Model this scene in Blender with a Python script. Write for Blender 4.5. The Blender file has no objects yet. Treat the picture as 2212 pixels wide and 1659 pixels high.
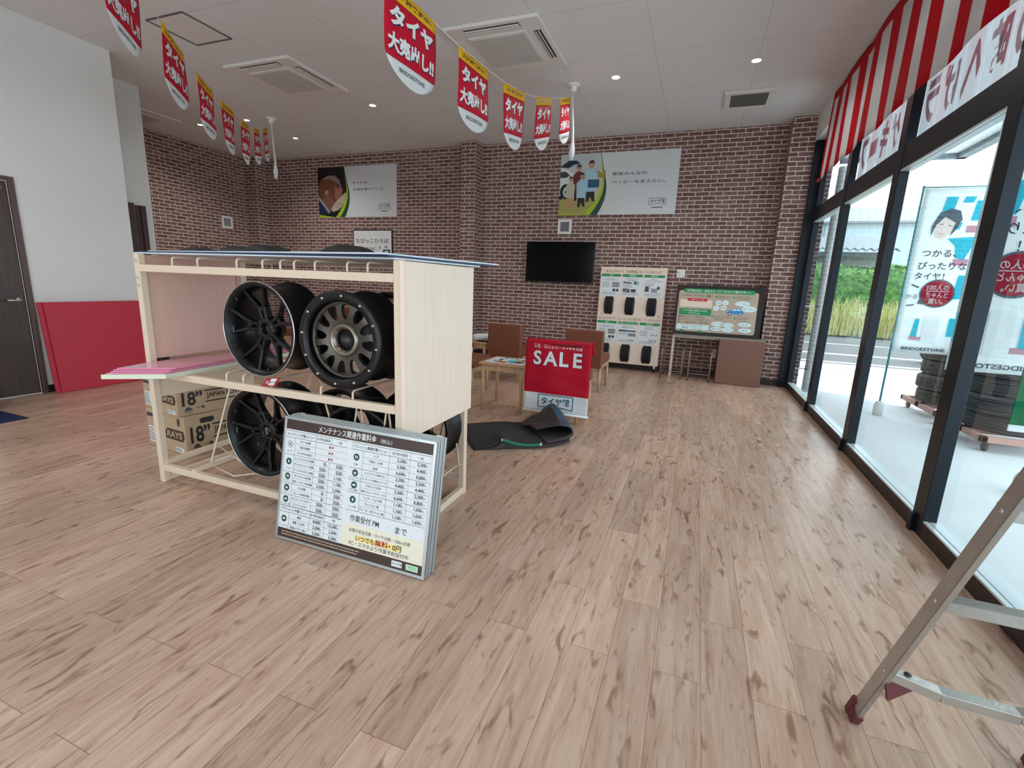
import bpy, bmesh, math, random
from math import sin, cos, pi, radians, sqrt, atan2, hypot
from mathutils import Vector, Matrix

# ------------------------------------------------------------------ camera, light, exposure
sc = bpy.context.scene
COL = sc.collection
sc.view_settings.view_transform = 'Standard'
sc.view_settings.look = 'None'
sc.view_settings.gamma = 1.0
sc.view_settings.use_curve_mapping = False
sc.view_settings.exposure = 0.46
sc.cycles.use_denoising = True
sc.cycles.max_bounces = 10
sc.cycles.diffuse_bounces = 6
sc.cycles.transparent_max_bounces = 24
sc.cycles.sample_clamp_indirect = 6.0
sc.cycles.caustics_reflective = False
sc.cycles.caustics_refractive = False

cd = bpy.data.cameras.new('camera')
cd.sensor_fit = 'HORIZONTAL'
cd.sensor_width = 36.0
cd.lens = 1022.03 / 2212 * 36.0
cd.clip_start = 0.02
cd.clip_end = 400
cam = bpy.data.objects.new('camera', cd)
COL.objects.link(cam)
M0 = Vector((0.932303576, 0.359529544, 0.039351603))
M1 = Vector((0.110923112, -0.180672029, -0.977268480))
M2 = Vector((-0.344247157, 0.915475901, -0.208321314))
cam.matrix_world = Matrix(((M0.x, -M1.x, -M2.x, 0.0), (M0.y, -M1.y, -M2.y, 0.0), (M0.z, -M1.z, -M2.z, 1.29), (0, 0, 0, 1)))
sc.camera = cam

wd = bpy.data.worlds.new('sky')
sc.world = wd
wd.use_nodes = True
bgn = wd.node_tree.nodes['Background']
bgn.inputs[0].default_value = (0.83, 0.93, 1.0, 1)
bgn.inputs[1].default_value = 2.5

def lamp(name, kind, loc, power, color=(1, 1, 1), **kw):
    l = bpy.data.lights.new(name, kind)
    l.energy = power
    l.color = color
    for k, v in kw.items(): setattr(l, k, v)
    o = bpy.data.objects.new(name, l)
    o.location = loc
    COL.objects.link(o)
    return o

def aim(o, d):
    o.rotation_euler = Vector(d).to_track_quat('-Z', 'Y').to_euler()

sun = lamp('sun', 'SUN', (0, 10, 12), 4.2, (1.0, 0.96, 0.88), angle=0.01)
aim(sun, (0.35, -0.25, -1.0))
# sky portals lie in the window wall and the opening added behind the camera (they only steer sampling of the sky)
po = lamp('sky_portal', 'AREA', (1.62, 2.5, 1.65), 1, shape='RECTANGLE', size=3.3, size_y=10.6)
aim(po, (-1, 0, 0)); po.data.cycles.is_portal = True
po.rotation_euler = (0, radians(90), 0)
pr = lamp('sky_portal', 'AREA', (-1.45, -3.3, 1.38), 1, shape='RECTANGLE', size=4.9, size_y=2.75)
aim(pr, (0, 1, 0)); pr.data.cycles.is_portal = True

# ------------------------------------------------------------------ materials
def lin(c):
    if isinstance(c, str):
        c = c.lstrip('#'); c = [int(c[i:i + 2], 16) / 255 for i in (0, 2, 4)]
    return tuple((x / 12.92 if x <= 0.04045 else ((x + 0.055) / 1.055) ** 2.4) for x in c) + (1.0,)

class NT:
    def __init__(s, m): s.t = m.node_tree; s.n = s.t.nodes; s.l = s.t.links
    def add(s, typ, **kw):
        n = s.n.new(typ)
        for k, v in kw.items():
            if k.startswith('i_'):
                key = k[2:]
                key = int(key) if key.isdigit() else key.replace('_', ' ')
                n.inputs[key].default_value = v
            else: setattr(n, k, v)
        return n
    def link(s, a, b): s.l.new(a, b)

MATS = {}
def mat(name, color, rough=0.6, metal=0.0, spec=0.5, noise=0.0, nscale=30.0, bump=0.0, bscale=200.0, emit=None, estr=1.0, coat=0.0, sheen=0.0):
    if name in MATS: return MATS[name]
    m = bpy.data.materials.new(name); m.use_nodes = True
    t = NT(m); b = t.n['Principled BSDF']
    c = lin(color)
    b.inputs['Base Color'].default_value = c
    b.inputs['Roughness'].default_value = rough
    b.inputs['Metallic'].default_value = metal
    b.inputs['Specular IOR Level'].default_value = spec
    b.inputs['Coat Weight'].default_value = coat
    if sheen: b.inputs['Sheen Weight'].default_value = sheen
    if emit:
        b.inputs['Emission Color'].default_value = lin(emit); b.inputs['Emission Strength'].default_value = estr
    if noise or bump:
        tc = t.add('ShaderNodeTexCoord')
        if noise:
            nz = t.add('ShaderNodeTexNoise', i_Scale=nscale, i_Detail=4.0)
            t.link(tc.outputs['Object'], nz.inputs['Vector'])
            mx = t.add('ShaderNodeMixRGB', blend_type='MIX')
            mx.inputs[1].default_value = tuple(x * (1 - noise) for x in c[:3]) + (1,)
            mx.inputs[2].default_value = tuple(min(1, x * (1 + noise)) for x in c[:3]) + (1,)
            t.link(nz.outputs['Fac'], mx.inputs[0]); t.link(mx.outputs[0], b.inputs['Base Color'])
        if bump:
            nb = t.add('ShaderNodeTexNoise', i_Scale=bscale, i_Detail=3.0)
            t.link(tc.outputs['Object'], nb.inputs['Vector'])
            bp = t.add('ShaderNodeBump', i_Strength=bump, i_Distance=0.01)
            t.link(nb.outputs['Fac'], bp.inputs['Height']); t.link(bp.outputs['Normal'], b.inputs['Normal'])
    MATS[name] = m
    return m

def ramp(t, pts, fac):
    r = t.add('ShaderNodeValToRGB')
    e = r.color_ramp.elements
    while len(e) < len(pts): e.new(0.5)
    for i, (p, c) in enumerate(pts):
        e[i].position = p; e[i].color = c if not isinstance(c, str) else lin(c)
    t.link(fac, r.inputs[0])
    return r

def brick_mat():
    m = bpy.data.materials.new('brick_wallpaper'); m.use_nodes = True
    t = NT(m); b = t.n['Principled BSDF']
    uv = t.add('ShaderNodeUVMap')
    nz = t.add('ShaderNodeTexNoise', i_Scale=7.0, i_Detail=3.0)
    t.link(uv.outputs[0], nz.inputs['Vector'])
    sub = t.add('ShaderNodeVectorMath', operation='SUBTRACT'); sub.inputs[1].default_value = (0.5, 0.5, 0.5)
    t.link(nz.outputs['Color'], sub.inputs[0])
    scl = t.add('ShaderNodeVectorMath', operation='SCALE'); scl.inputs['Scale'].default_value = 0.012
    t.link(sub.outputs[0], scl.inputs[0])
    ad = t.add('ShaderNodeVectorMath', operation='ADD')
    t.link(uv.outputs[0], ad.inputs[0]); t.link(scl.outputs[0], ad.inputs[1])
    br = t.add('ShaderNodeTexBrick', offset=0.5, squash=1.0)
    br.inputs['Scale'].default_value = 1.0
    br.inputs['Brick Width'].default_value = 0.187
    br.inputs['Row Height'].default_value = 0.0588
    br.inputs['Mortar Size'].default_value = 0.0060
    br.inputs['Mortar Smooth'].default_value = 0.25
    br.inputs['Bias'].default_value = 0.0
    br.inputs['Color1'].default_value = (0, 0, 0, 1); br.inputs['Color2'].default_value = (1, 1, 1, 1); br.inputs['Mortar'].default_value = (0.5, 0.5, 0.5, 1)
    t.link(ad.outputs[0], br.inputs['Vector'])
    n2 = t.add('ShaderNodeTexNoise', i_Scale=22.0, i_Detail=6.0, i_Roughness=0.65)
    t.link(uv.outputs[0], n2.inputs['Vector'])
    base = ramp(t, [(0.0, '#5a3831'), (0.5, '#75534a'), (1.0, '#93776d')], br.outputs['Color'])
    wear = ramp(t, [(0.35, '#4a2d27'), (0.5, '#76554c'), (0.68, '#a8928a')], n2.outputs['Fac'])
    mx = t.add('ShaderNodeMixRGB'); mx.inputs[0].default_value = 0.5
    t.link(base.outputs[0], mx.inputs[1]); t.link(wear.outputs[0], mx.inputs[2])
    m2 = t.add('ShaderNodeMixRGB'); m2.inputs[2].default_value = lin('#dbcfca')
    t.link(br.outputs['Fac'], m2.inputs[0]); t.link(mx.outputs[0], m2.inputs[1])
    t.link(m2.outputs[0], b.inputs['Base Color'])
    b.inputs['Roughness'].default_value = 0.75
    bp = t.add('ShaderNodeBump', i_Strength=0.25, i_Distance=0.004, invert=True)
    t.link(br.outputs['Fac'], bp.inputs['Height']); t.link(bp.outputs[0], b.inputs['Normal'])
    return m

def floor_mat():
    m = bpy.data.materials.new('wood_plank_vinyl'); m.use_nodes = True
    t = NT(m); b = t.n['Principled BSDF']
    uv = t.add('ShaderNodeUVMap')            # u runs along the planks
    br = t.add('ShaderNodeTexBrick', offset=0.37, squash=1.0)
    br.inputs['Scale'].default_value = 1.0
    br.inputs['Brick Width'].default_value = 0.92
    br.inputs['Row Height'].default_value = 0.155
    br.inputs['Mortar Size'].default_value = 0.0009
    br.inputs['Mortar Smooth'].default_value = 0.1
    br.inputs['Color1'].default_value = (0, 0, 0, 1); br.inputs['Color2'].default_value = (1, 1, 1, 1); br.inputs['Mortar'].default_value = (0.3, 0.3, 0.3, 1)
    t.link(uv.outputs[0], br.inputs['Vector'])
    # shift grain per plank
    sh = t.add('ShaderNodeVectorMath', operation='SCALE'); sh.inputs['Scale'].default_value = 7.3
    t.link(br.outputs['Color'], sh.inputs[0])
    ad = t.add('ShaderNodeVectorMath', operation='ADD')
    t.link(uv.outputs[0], ad.inputs[0]); t.link(sh.outputs[0], ad.inputs[1])
    mp = t.add('ShaderNodeMapping'); mp.inputs['Scale'].default_value = (1.2, 14.0, 1.0)
    t.link(ad.outputs[0], mp.inputs['Vector'])
    g = t.add('ShaderNodeTexNoise', i_Scale=2.2, i_Detail=8.0, i_Roughness=0.62, i_Distortion=0.6)
    t.link(mp.outputs[0], g.inputs['Vector'])
    mp2 = t.add('ShaderNodeMapping'); mp2.inputs['Scale'].default_value = (4.2, 15.0, 1.0)
    t.link(ad.outputs[0], mp2.inputs['Vector'])
    k = t.add('ShaderNodeTexNoise', i_Scale=1.6, i_Detail=3.0, i_Roughness=0.5, i_Distortion=0.9)
    t.link(mp2.outputs[0], k.inputs['Vector'])
    col = ramp(t, [(0.25, '#aa866f'), (0.45, '#c3a28c'), (0.62, '#cfb29e'), (0.8, '#dac1af')], g.outputs['Fac'])
    kn = ramp(t, [(0.57, (0, 0, 0, 1)), (0.71, (1, 1, 1, 1))], k.outputs['Fac'])
    m1 = t.add('ShaderNodeMixRGB'); m1.inputs[2].default_value = lin('#80593f')
    kf = t.add('ShaderNodeMath', operation='MULTIPLY'); kf.inputs[1].default_value = 0.8
    t.link(kn.outputs[0], kf.inputs[0])
    t.link(kf.outputs[0], m1.inputs[0]); t.link(col.outputs[0], m1.inputs[1])
    mp3 = t.add('ShaderNodeMapping'); mp3.inputs['Scale'].default_value = (3.0, 60.0, 1.0)
    t.link(ad.outputs[0], mp3.inputs['Vector'])
    s = t.add('ShaderNodeTexNoise', i_Scale=3.0, i_Detail=3.0)
    t.link(mp3.outputs[0], s.inputs['Vector'])
    st = ramp(t, [(0.60, (0, 0, 0, 1)), (0.75, (1, 1, 1, 1))], s.outputs['Fac'])
    ms = t.add('ShaderNodeMixRGB'); ms.inputs[2].default_value = lin('#8b664f')
    sf = t.add('ShaderNodeMath', operation='MULTIPLY'); sf.inputs[1].default_value = 0.55
    t.link(st.outputs[0], sf.inputs[0]); t.link(sf.outputs[0], ms.inputs[0]); t.link(m1.outputs[0], ms.inputs[1])
    hv = t.add('ShaderNodeHueSaturation'); 
    vv = t.add('ShaderNodeMapRange'); vv.inputs['To Min'].default_value = 0.86; vv.inputs['To Max'].default_value = 1.10
    t.link(br.outputs['Color'], vv.inputs['Value']); t.link(vv.outputs[0], hv.inputs['Value'])
    t.link(ms.outputs[0], hv.inputs['Color'])
    m2 = t.add('ShaderNodeMixRGB'); m2.inputs[2].default_value = lin('#7d6150')
    t.link(br.outputs['Fac'], m2.inputs[0]); t.link(hv.outputs[0], m2.inputs[1])
    t.link(m2.outputs[0], b.inputs['Base Color'])
    rr = t.add('ShaderNodeMapRange'); rr.inputs['To Min'].default_value = 0.24; rr.inputs['To Max'].default_value = 0.38
    t.link(g.outputs['Fac'], rr.inputs['Value']); t.link(rr.outputs[0], b.inputs['Roughness'])
    b.inputs['Specular IOR Level'].default_value = 0.5
    bp = t.add('ShaderNodeBump', i_Strength=0.12, i_Distance=0.002)
    t.link(s.outputs['Fac'], bp.inputs['Height']); t.link(bp.outputs[0], b.inputs['Normal'])
    return m

def ceiling_mat():
    m = bpy.data.materials.new('ceiling_board'); m.use_nodes = True
    t = NT(m); b = t.n['Principled BSDF']
    uv = t.add('ShaderNodeUVMap')
    br = t.add('ShaderNodeTexBrick', offset=0.0, squash=1.0)
    br.inputs['Scale'].default_value = 1.0
    br.inputs['Brick Width'].default_value = 0.945
    br.inputs['Row Height'].default_value = 0.94
    br.inputs['Mortar Size'].default_value = 0.0018
    br.inputs['Mortar Smooth'].default_value = 0.0
    br.inputs['Color1'].default_value = lin('#dfdfe0'); br.inputs['Color2'].default_value = lin('#e2e2e3'); br.inputs['Mortar'].default_value = lin('#a9a5a1')
    t.link(uv.outputs[0], br.inputs['Vector'])
    v = t.add('ShaderNodeTexVoronoi', i_Scale=55.0); t.link(uv.outputs[0], v.inputs['Vector'])
    vr = ramp(t, [(0.10, (1, 1, 1, 1)), (0.2, (0, 0, 0, 1))], v.outputs['Distance'])
    f = t.add('ShaderNodeMath', operation='MULTIPLY'); f.inputs[1].default_value = 0.16
    t.link(vr.outputs[0], f.inputs[0])
    mx = t.add('ShaderNodeMixRGB'); mx.inputs[2].default_value = lin('#8a8682')
    t.link(f.outputs[0], mx.inputs[0]); t.link(br.outputs['Color'], mx.inputs[1]); t.link(mx.outputs[0], b.inputs['Base Color'])
    b.inputs['Roughness'].default_value = 0.9
    return m

def glass_mat(name, tint, refl=1.0):
    m = bpy.data.materials.new(name); m.use_nodes = True
    t = NT(m); t.n.remove(t.n['Principled BSDF'])
    out = t.n['Material Output']
    tr = t.add('ShaderNodeBsdfTransparent'); tr.inputs[0].default_value = tint
    gl = t.add('ShaderNodeBsdfGlossy'); gl.inputs['Roughness'].default_value = 0.0; gl.inputs[0].default_value = (0.9, 0.95, 1, 1)
    fr = t.add('ShaderNodeLayerWeight', i_Blend=0.5)
    pw = t.add('ShaderNodeMath', operation='POWER'); pw.inputs[1].default_value = 5.0
    t.link(fr.outputs['Facing'], pw.inputs[0])
    ml = t.add('ShaderNodeMath', operation='MULTIPLY_ADD'); ml.inputs[1].default_value = 0.92; ml.inputs[2].default_value = 0.055 * refl
    t.link(pw.outputs[0], ml.inputs[0])
    mx = t.add('ShaderNodeMixShader')
    t.link(ml.outputs[0], mx.inputs[0]); t.link(tr.outputs[0], mx.inputs[1]); t.link(gl.outputs[0], mx.inputs[2])
    t.link(mx.outputs[0], out.inputs['Surface'])
    return m

def cloth_mat(name, color, trans=0.35, rough=0.8):
    if name in MATS: return MATS[name]
    m = bpy.data.materials.new(name); m.use_nodes = True
    t = NT(m); b = t.n['Principled BSDF']; out = t.n['Material Output']
    b.inputs['Base Color'].default_value = lin(color); b.inputs['Roughness'].default_value = rough
    b.inputs['Specular IOR Level'].default_value = 0.2
    tl = t.add('ShaderNodeBsdfTranslucent'); tl.inputs[0].default_value = lin(color)
    mx = t.add('ShaderNodeMixShader'); mx.inputs[0].default_value = trans
    t.link(b.outputs[0], mx.inputs[1]); t.link(tl.outputs[0], mx.inputs[2]); t.link(mx.outputs[0], out.inputs['Surface'])
    MATS[name] = m
    return m

def wood_mat(name, c1, c2, rough=0.45, axis=2):
    if name in MATS: return MATS[name]
    m = bpy.data.materials.new(name); m.use_nodes = True
    t = NT(m); b = t.n['Principled BSDF']
    tc = t.add('ShaderNodeTexCoord'); mp = t.add('ShaderNodeMapping')
    s = [28.0, 28.0, 28.0]; s[axis] = 2.0
    mp.inputs['Scale'].default_value = s
    t.link(tc.outputs['Object'], mp.inputs['Vector'])
    n = t.add('ShaderNodeTexNoise', i_Scale=1.5, i_Detail=5.0, i_Distortion=0.4); t.link(mp.outputs[0], n.inputs['Vector'])
    r = ramp(t, [(0.3, c1), (0.7, c2)], n.outputs['Fac']); t.link(r.outputs[0], b.inputs['Base Color'])
    b.inputs['Roughness'].default_value = rough
    MATS[name] = m
    return m

def leaf_mat(name, cols, scale=3.0):
    m = bpy.data.materials.new(name); m.use_nodes = True
    t = NT(m); b = t.n['Principled BSDF']
    tc = t.add('ShaderNodeTexCoord')
    n = t.add('ShaderNodeTexNoise', i_Scale=scale, i_Detail=8.0, i_Roughness=0.7); t.link(tc.outputs['Object'], n.inputs['Vector'])
    r = ramp(t, [(0.3 + 0.4 * i / (len(cols) - 1), c) for i, c in enumerate(cols)], n.outputs['Fac']); t.link(r.outputs[0], b.inputs['Base Color'])
    b.inputs['Roughness'].default_value = 0.7
    return m

BRICK = brick_mat(); FLOOR = floor_mat(); CEIL = ceiling_mat()
GLASS = glass_mat('window_glass', (0.90, 0.975, 0.985, 1), 1.25)
WHITEWALL = mat('white_wallpaper', '#e2e6e5', 0.85, bump=0.15, bscale=260)
BLACKFRAME = mat('black_aluminium', '#1b2128', 0.35, 0.6)
ALU = mat('silver_aluminium', '#c6cfd2', 0.32, 0.85)
ALUW = mat('worn_aluminium', '#b4b0aa', 0.4, 0.75, noise=0.18, nscale=14, bump=0.1, bscale=60)
SILL = mat('sill_aluminium', '#ccd8dc', 0.3, 0.15)
DARKBASE = mat('dark_brown_vinyl', '#2c221f', 0.5)
DOORW = wood_mat('dark_walnut_door', '#3d302c', '#4d3d37', 0.4)
CREAM = mat('cream_steel', '#e2d0ba', 0.4, 0.0)
MAPLE = wood_mat('pale_maple_board', '#ead6c3', '#f0dfcf', 0.4)
PEACH = wood_mat('film_covered_board', '#dcb4a3', '#e0bcab', 0.5)
PINKFILM = mat('pink_film', '#e58fb0', 0.12, 0.0, 0.6, noise=0.12, nscale=10, coat=0.6)
RUBBER = mat('black_rubber', '#17191c', 0.65, noise=0.25, nscale=40)
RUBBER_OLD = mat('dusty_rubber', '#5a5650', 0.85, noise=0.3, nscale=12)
BLACKALLOY = mat('matte_black_alloy', '#0d0e10', 0.38, 0.25, spec=0.4, coat=0.1)
GUN = mat('gunmetal_alloy', '#57524c', 0.36, 0.7)
CHROME = mat('polished_lip', '#d6d8da', 0.15, 1.0)
STEEL = mat('zinc_screw', '#c9c6be', 0.3, 0.9)
LEATHER = mat('brown_leather', '#7a432b', 0.45, noise=0.06, nscale=60, bump=0.12, bscale=320)
OAK = wood_mat('light_oak', '#b58f68', '#caa67e', 0.45)
CARTON = mat('brown_cardboard', '#b7a184', 0.8, noise=0.07, nscale=15)
WHITEPLASTIC = mat('white_plastic', '#eae9e6', 0.4)
ACWHITE = mat('air_conditioner_white', '#e2deda', 0.45)
GREYMESH = mat('grey_grille', '#c9c4bf', 0.6)
DARKSLOT = mat('dark_slot', '#2d2b2b', 0.6)
BLACKPL = mat('black_plastic', '#0a0a0b', 0.25)
SCREEN = mat('black_screen', '#020203', 0.12, spec=0.12)
P_WHITE = mat('print_white', '#e4e8e9', 0.35)
P_PAPER = mat('print_paper', '#e2e9ed', 0.5)
P_BLACK = mat('print_black', '#15171a', 0.4)
P_DGREY = mat('print_dark_grey', '#3a3f45', 0.4)
P_GREY = mat('print_grey', '#8f969b', 0.4)
P_LGREY = mat('print_light_grey', '#c3c9cb', 0.4)
P_RED = mat('print_red', '#c8102e', 0.45)
P_DRED = mat('print_dark_red', '#a11a2b', 0.45)
P_YEL = mat('print_yellow', '#f4c20d', 0.45)
P_CREAM = mat('print_cream', '#ebe8d4', 0.45)
P_LEMON = mat('print_pale_yellow', '#f1dc86', 0.45)
P_GREEN = mat('print_green', '#0a8f4f', 0.45)
P_DGREEN = mat('print_deep_green', '#0b4a3c', 0.45)
P_LIME = mat('print_lime', '#a9c21f', 0.45)
P_BROWN = mat('print_brown', '#41302c', 0.4)
P_TAN = mat('print_tan', '#b9a795', 0.4)
P_BLUE = mat('print_blue', '#2f8fd0', 0.4)
P_CYAN = mat('print_cyan', '#5fd3e0', 0.4)
P_NAVY = mat('print_navy', '#1d2a44', 0.4)
P_TEAL = mat('print_teal', '#0e5a78', 0.4)
P_SKIN = mat('print_skin', '#c98f74', 0.4)
P_SKIN2 = mat('print_shaded_skin', '#6d4234', 0.4)
P_OLIVE = mat('print_olive', '#9a9440', 0.4)
P_SAND = mat('print_sand', '#cbbf98', 0.4)
P_ORANGE = mat('print_orange', '#e2662a', 0.4)
P_MAROON = mat('print_maroon', '#6a2a30', 0.4)
P_LBLUE = mat('print_light_blue', '#a9cfe3', 0.4)
P_BUBBLE = mat('print_bubble', '#d9f0f4', 0.4)

# ------------------------------------------------------------------ mesh builder
class MB:
    def __init__(s): s.v = []; s.f = []; s.m = []; s.uv = {}; s.sm = []
    def vert(s, p): s.v.append(tuple(p)); return len(s.v) - 1
    def face(s, idx, m=None, uv=None, smooth=False):
        s.f.append(tuple(idx)); s.m.append(m); s.sm.append(smooth)
        if uv: s.uv[len(s.f) - 1] = uv
    def quad(s, a, b, c, d, m=None, uv=None): s.face([s.vert(p) for p in (a, b, c, d)], m, uv)
    def box(s, x0, y0, z0, x1, y1, z1, m=None, M=None, skip=''):
        P = [(x0, y0, z0), (x1, y0, z0), (x1, y1, z0), (x0, y1, z0), (x0, y0, z1), (x1, y0, z1), (x1, y1, z1), (x0, y1, z1)]
        if M is not None: P = [tuple(M @ Vector(p)) for p in P]
        i = [s.vert(p) for p in P]
        for k, q in (('b', (0, 3, 2, 1)), ('t', (4, 5, 6, 7)), ('f', (0, 1, 5, 4)), ('r', (1, 2, 6, 5)), ('k', (2, 3, 7, 6)), ('l', (3, 0, 4, 7))):
            if k not in skip: s.face([i[j] for j in q], m)
        return s
    def bar(s, p, q, w, d, m=None, up=(0, 0, 1)):
        p = Vector(p); q = Vector(q); z = (q - p); L = z.length; z.normalize()
        x = Vector(up).cross(z)
        if x.length < 1e-4: x = Vector((1, 0, 0)).cross(z)
        x.normalize(); y = z.cross(x)
        M = Matrix(((x.x, y.x, z.x, p.x), (x.y, y.y, z.y, p.y), (x.z, y.z, z.z, p.z), (0, 0, 0, 1)))
        return s.box(-w / 2, -d / 2, 0, w / 2, d / 2, L, m, M)
    def tube(s, pts, r, n=8, m=None, cap=True):
        pts = [Vector(p) for p in pts]
        rs = r if isinstance(r, (list, tuple)) else [r] * len(pts)
        rings = []; prev = None
        for i, p in enumerate(pts):
            a = pts[max(0, i - 1)]; b = pts[min(len(pts) - 1, i + 1)]
            t = (b - a).normalized()
            if prev is None:
                x = t.cross(Vector((0, 0, 1)))
                if x.length < 1e-3: x = t.cross(Vector((1, 0, 0)))
            else: x = prev - t * prev.dot(t)
            x.normalize(); prev = x; y = t.cross(x)
            rings.append([s.vert(p + (x * cos(2 * pi * k / n) + y * sin(2 * pi * k / n)) * rs[i]) for k in range(n)])
        for a, b in zip(rings, rings[1:]):
            for k in range(n): s.face((a[k], a[(k + 1) % n], b[(k + 1) % n], b[k]), m, None, True)
        if cap:
            s.face(rings[0][::-1], m); s.face(rings[-1], m)
        return s
    def lathe(s, prof, n=48, M=None, m=None, a0=0.0, a1=2 * pi, closed=False, uvs=True, capends=False):
        # prof: (radius, axial) pairs; axis = local Y
        full = abs(a1 - a0 - 2 * pi) < 1e-6
        cols = n if full else n + 1
        ms = m if isinstance(m, list) else [m] * len(prof)
        L = [0.0]
        for a, b in zip(prof, prof[1:]): L.append(L[-1] + hypot(a[0] - b[0], a[1] - b[1]))
        rings = []
        for k in range(cols):
            a = a0 + (a1 - a0) * k / n
            ring = []
            for r, y in prof:
                p = Vector((r * cos(a), y, r * sin(a)))
                if M is not None: p = M @ p
                ring.append(s.vert(p))
            rings.append(ring)
        np_ = len(prof); R = max(p[0] for p in prof)
        for k in range(n):
            A = rings[k]; B = rings[(k + 1) % cols]
            for j in range(np_ if closed else np_ - 1):
                j2 = (j + 1) % np_
                u0 = R * (a0 + (a1 - a0) * k / n); u1 = R * (a0 + (a1 - a0) * (k + 1) / n)
                v0 = L[j]; v1 = L[j2] if j2 else L[j] + 0.01
                s.face((A[j], B[j], B[j2], A[j2]), ms[j], [(u0, v0), (u1, v0), (u1, v1), (u0, v1)], True)
        if capends and not full:
            s.face(rings[0], ms[0]); s.face(rings[-1][::-1], ms[0])
        return s
    def prism(s, poly, d0, d1, M, m=None, mside=None):
        # poly in local xy of M, extruded along local z from d0 to d1
        a = [s.vert(M @ Vector((x, y, d0))) for x, y in poly]; b = [s.vert(M @ Vector((x, y, d1))) for x, y in poly]
        s.face(a[::-1], m); s.face(b, m)
        n = len(poly)
        for k in range(n): s.face((a[k], a[(k + 1) % n], b[(k + 1) % n], b[k]), mside or m)
        return s
    def sphere(s, c, r, n=12, k=8, m=None, sc3=(1, 1, 1)):
        c = Vector(c); rows = []
        for i in range(k + 1):
            th = pi * i / k
            rows.append([s.vert(c + Vector((sin(th) * cos(2 * pi * j / n) * r * sc3[0], sin(th) * sin(2 * pi * j / n) * r * sc3[1], cos(th) * r * sc3[2]))) for j in range(n)])
        for a, b in zip(rows, rows[1:]):
            for j in range(n): s.face((a[j], b[j], b[(j + 1) % n], a[(j + 1) % n]), m, None, True)
        return s
    def grid(s, rows, m=None, closed=False, smooth=True, matf=None):
        ids = [[s.vert(p) for p in r] for r in rows]
        for i in range(len(ids) - 1):
            n = len(ids[i])
            for j in range(n if closed else n - 1):
                s.face((ids[i][j], ids[i][(j + 1) % n], ids[i + 1][(j + 1) % n], ids[i + 1][j]), matf(i, j) if matf else m, None, smooth)
        return s
    def build(s, name, m=None, parent=None, bevel=0.0, solid=0.0, subsurf=0, uvfun=None, seg=2):
        me = bpy.data.meshes.new(name)
        me.from_pydata(s.v, [], s.f)
        mats = []
        for x in s.m:
            x = x or m
            if x not in mats: mats.append(x)
        for x in mats: me.materials.append(x)
        ix = {x: i for i, x in enumerate(mats)}
        me.polygons.foreach_set('material_index', [ix[x or m] for x in s.m])
        me.polygons.foreach_set('use_smooth', s.sm)
        if s.uv or uvfun:
            ul = me.uv_layers.new(name='UVMap')
            for pi_, p in enumerate(me.polygons):
                if uvfun:
                    for li in p.loop_indices:
                        ul.data[li].uv = uvfun(me.vertices[me.loops[li].vertex_index].co, p.normal)
                elif pi_ in s.uv:
                    for k, li in enumerate(p.loop_indices): ul.data[li].uv = s.uv[pi_][k]
        me.update()
        o = bpy.data.objects.new(name, me)
        COL.objects.link(o)
        if parent is not None: o.parent = parent
        if solid:
            md = o.modifiers.new('solid', 'SOLIDIFY'); md.thickness = solid; md.offset = 0
        if bevel:
            md = o.modifiers.new('bevel', 'BEVEL'); md.width = bevel; md.segments = seg; md.limit_method = 'ANGLE'; md.angle_limit = radians(40)
        if subsurf:
            md = o.modifiers.new('sub', 'SUBSURF'); md.levels = subsurf; md.render_levels = subsurf
        return o

def tag(o, label=None, cat=None, group=None, kind=None):
    if label: o['label'] = label
    if cat: o['category'] = cat
    if group: o['group'] = group
    if kind: o['kind'] = kind
    return o

def thing(name, label, cat, loc=(0, 0, 0), rz=0.0, group=None):
    o = bpy.data.objects.new(name, None)
    o.empty_display_size = 0.1
    o.location = loc; o.rotation_euler = (0, 0, rz)
    COL.objects.link(o)
    return tag(o, label, cat, group)

def copy_tree(o, parent=None):
    c = o.copy(); COL.objects.link(c)
    if parent is not None: c.parent = parent
    for ch in list(o.children): copy_tree(ch, c)
    return c

def struct(name, mb, m, parent=None, **kw):
    o = mb.build(name, m, parent, **kw); o['kind'] = 'structure'; return o

def frame(o, u, v, n=None):
    u = Vector(u); v = Vector(v); n = Vector(n) if n else u.cross(v).normalized()
    o = Vector(o)
    return Matrix(((u.x, v.x, n.x, o.x), (u.y, v.y, n.y, o.y), (u.z, v.z, n.z, o.z), (0, 0, 0, 1)))

# ------------------------------------------------------------------ flat printing (ink layers that lie on a real panel)
_G = {}
def glyphs(t, bold):
    k = (t, bold)
    if k not in _G:
        c = bpy.data.curves.new('t', 'FONT'); c.body = t; c.size = 1; c.resolution_u = 3; c.offset = bold
        o = bpy.data.objects.new('t', c); COL.objects.link(o)
        dg = bpy.context.evaluated_depsgraph_get()
        me = bpy.data.meshes.new_from_object(o.evaluated_get(dg), depsgraph=dg)
        _G[k] = ([(x.co.x, x.co.y) for x in me.vertices], [tuple(p.vertices) for p in me.polygons])
        bpy.data.objects.remove(o); bpy.data.curves.remove(c); bpy.data.meshes.remove(me)
    return _G[k]

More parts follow.
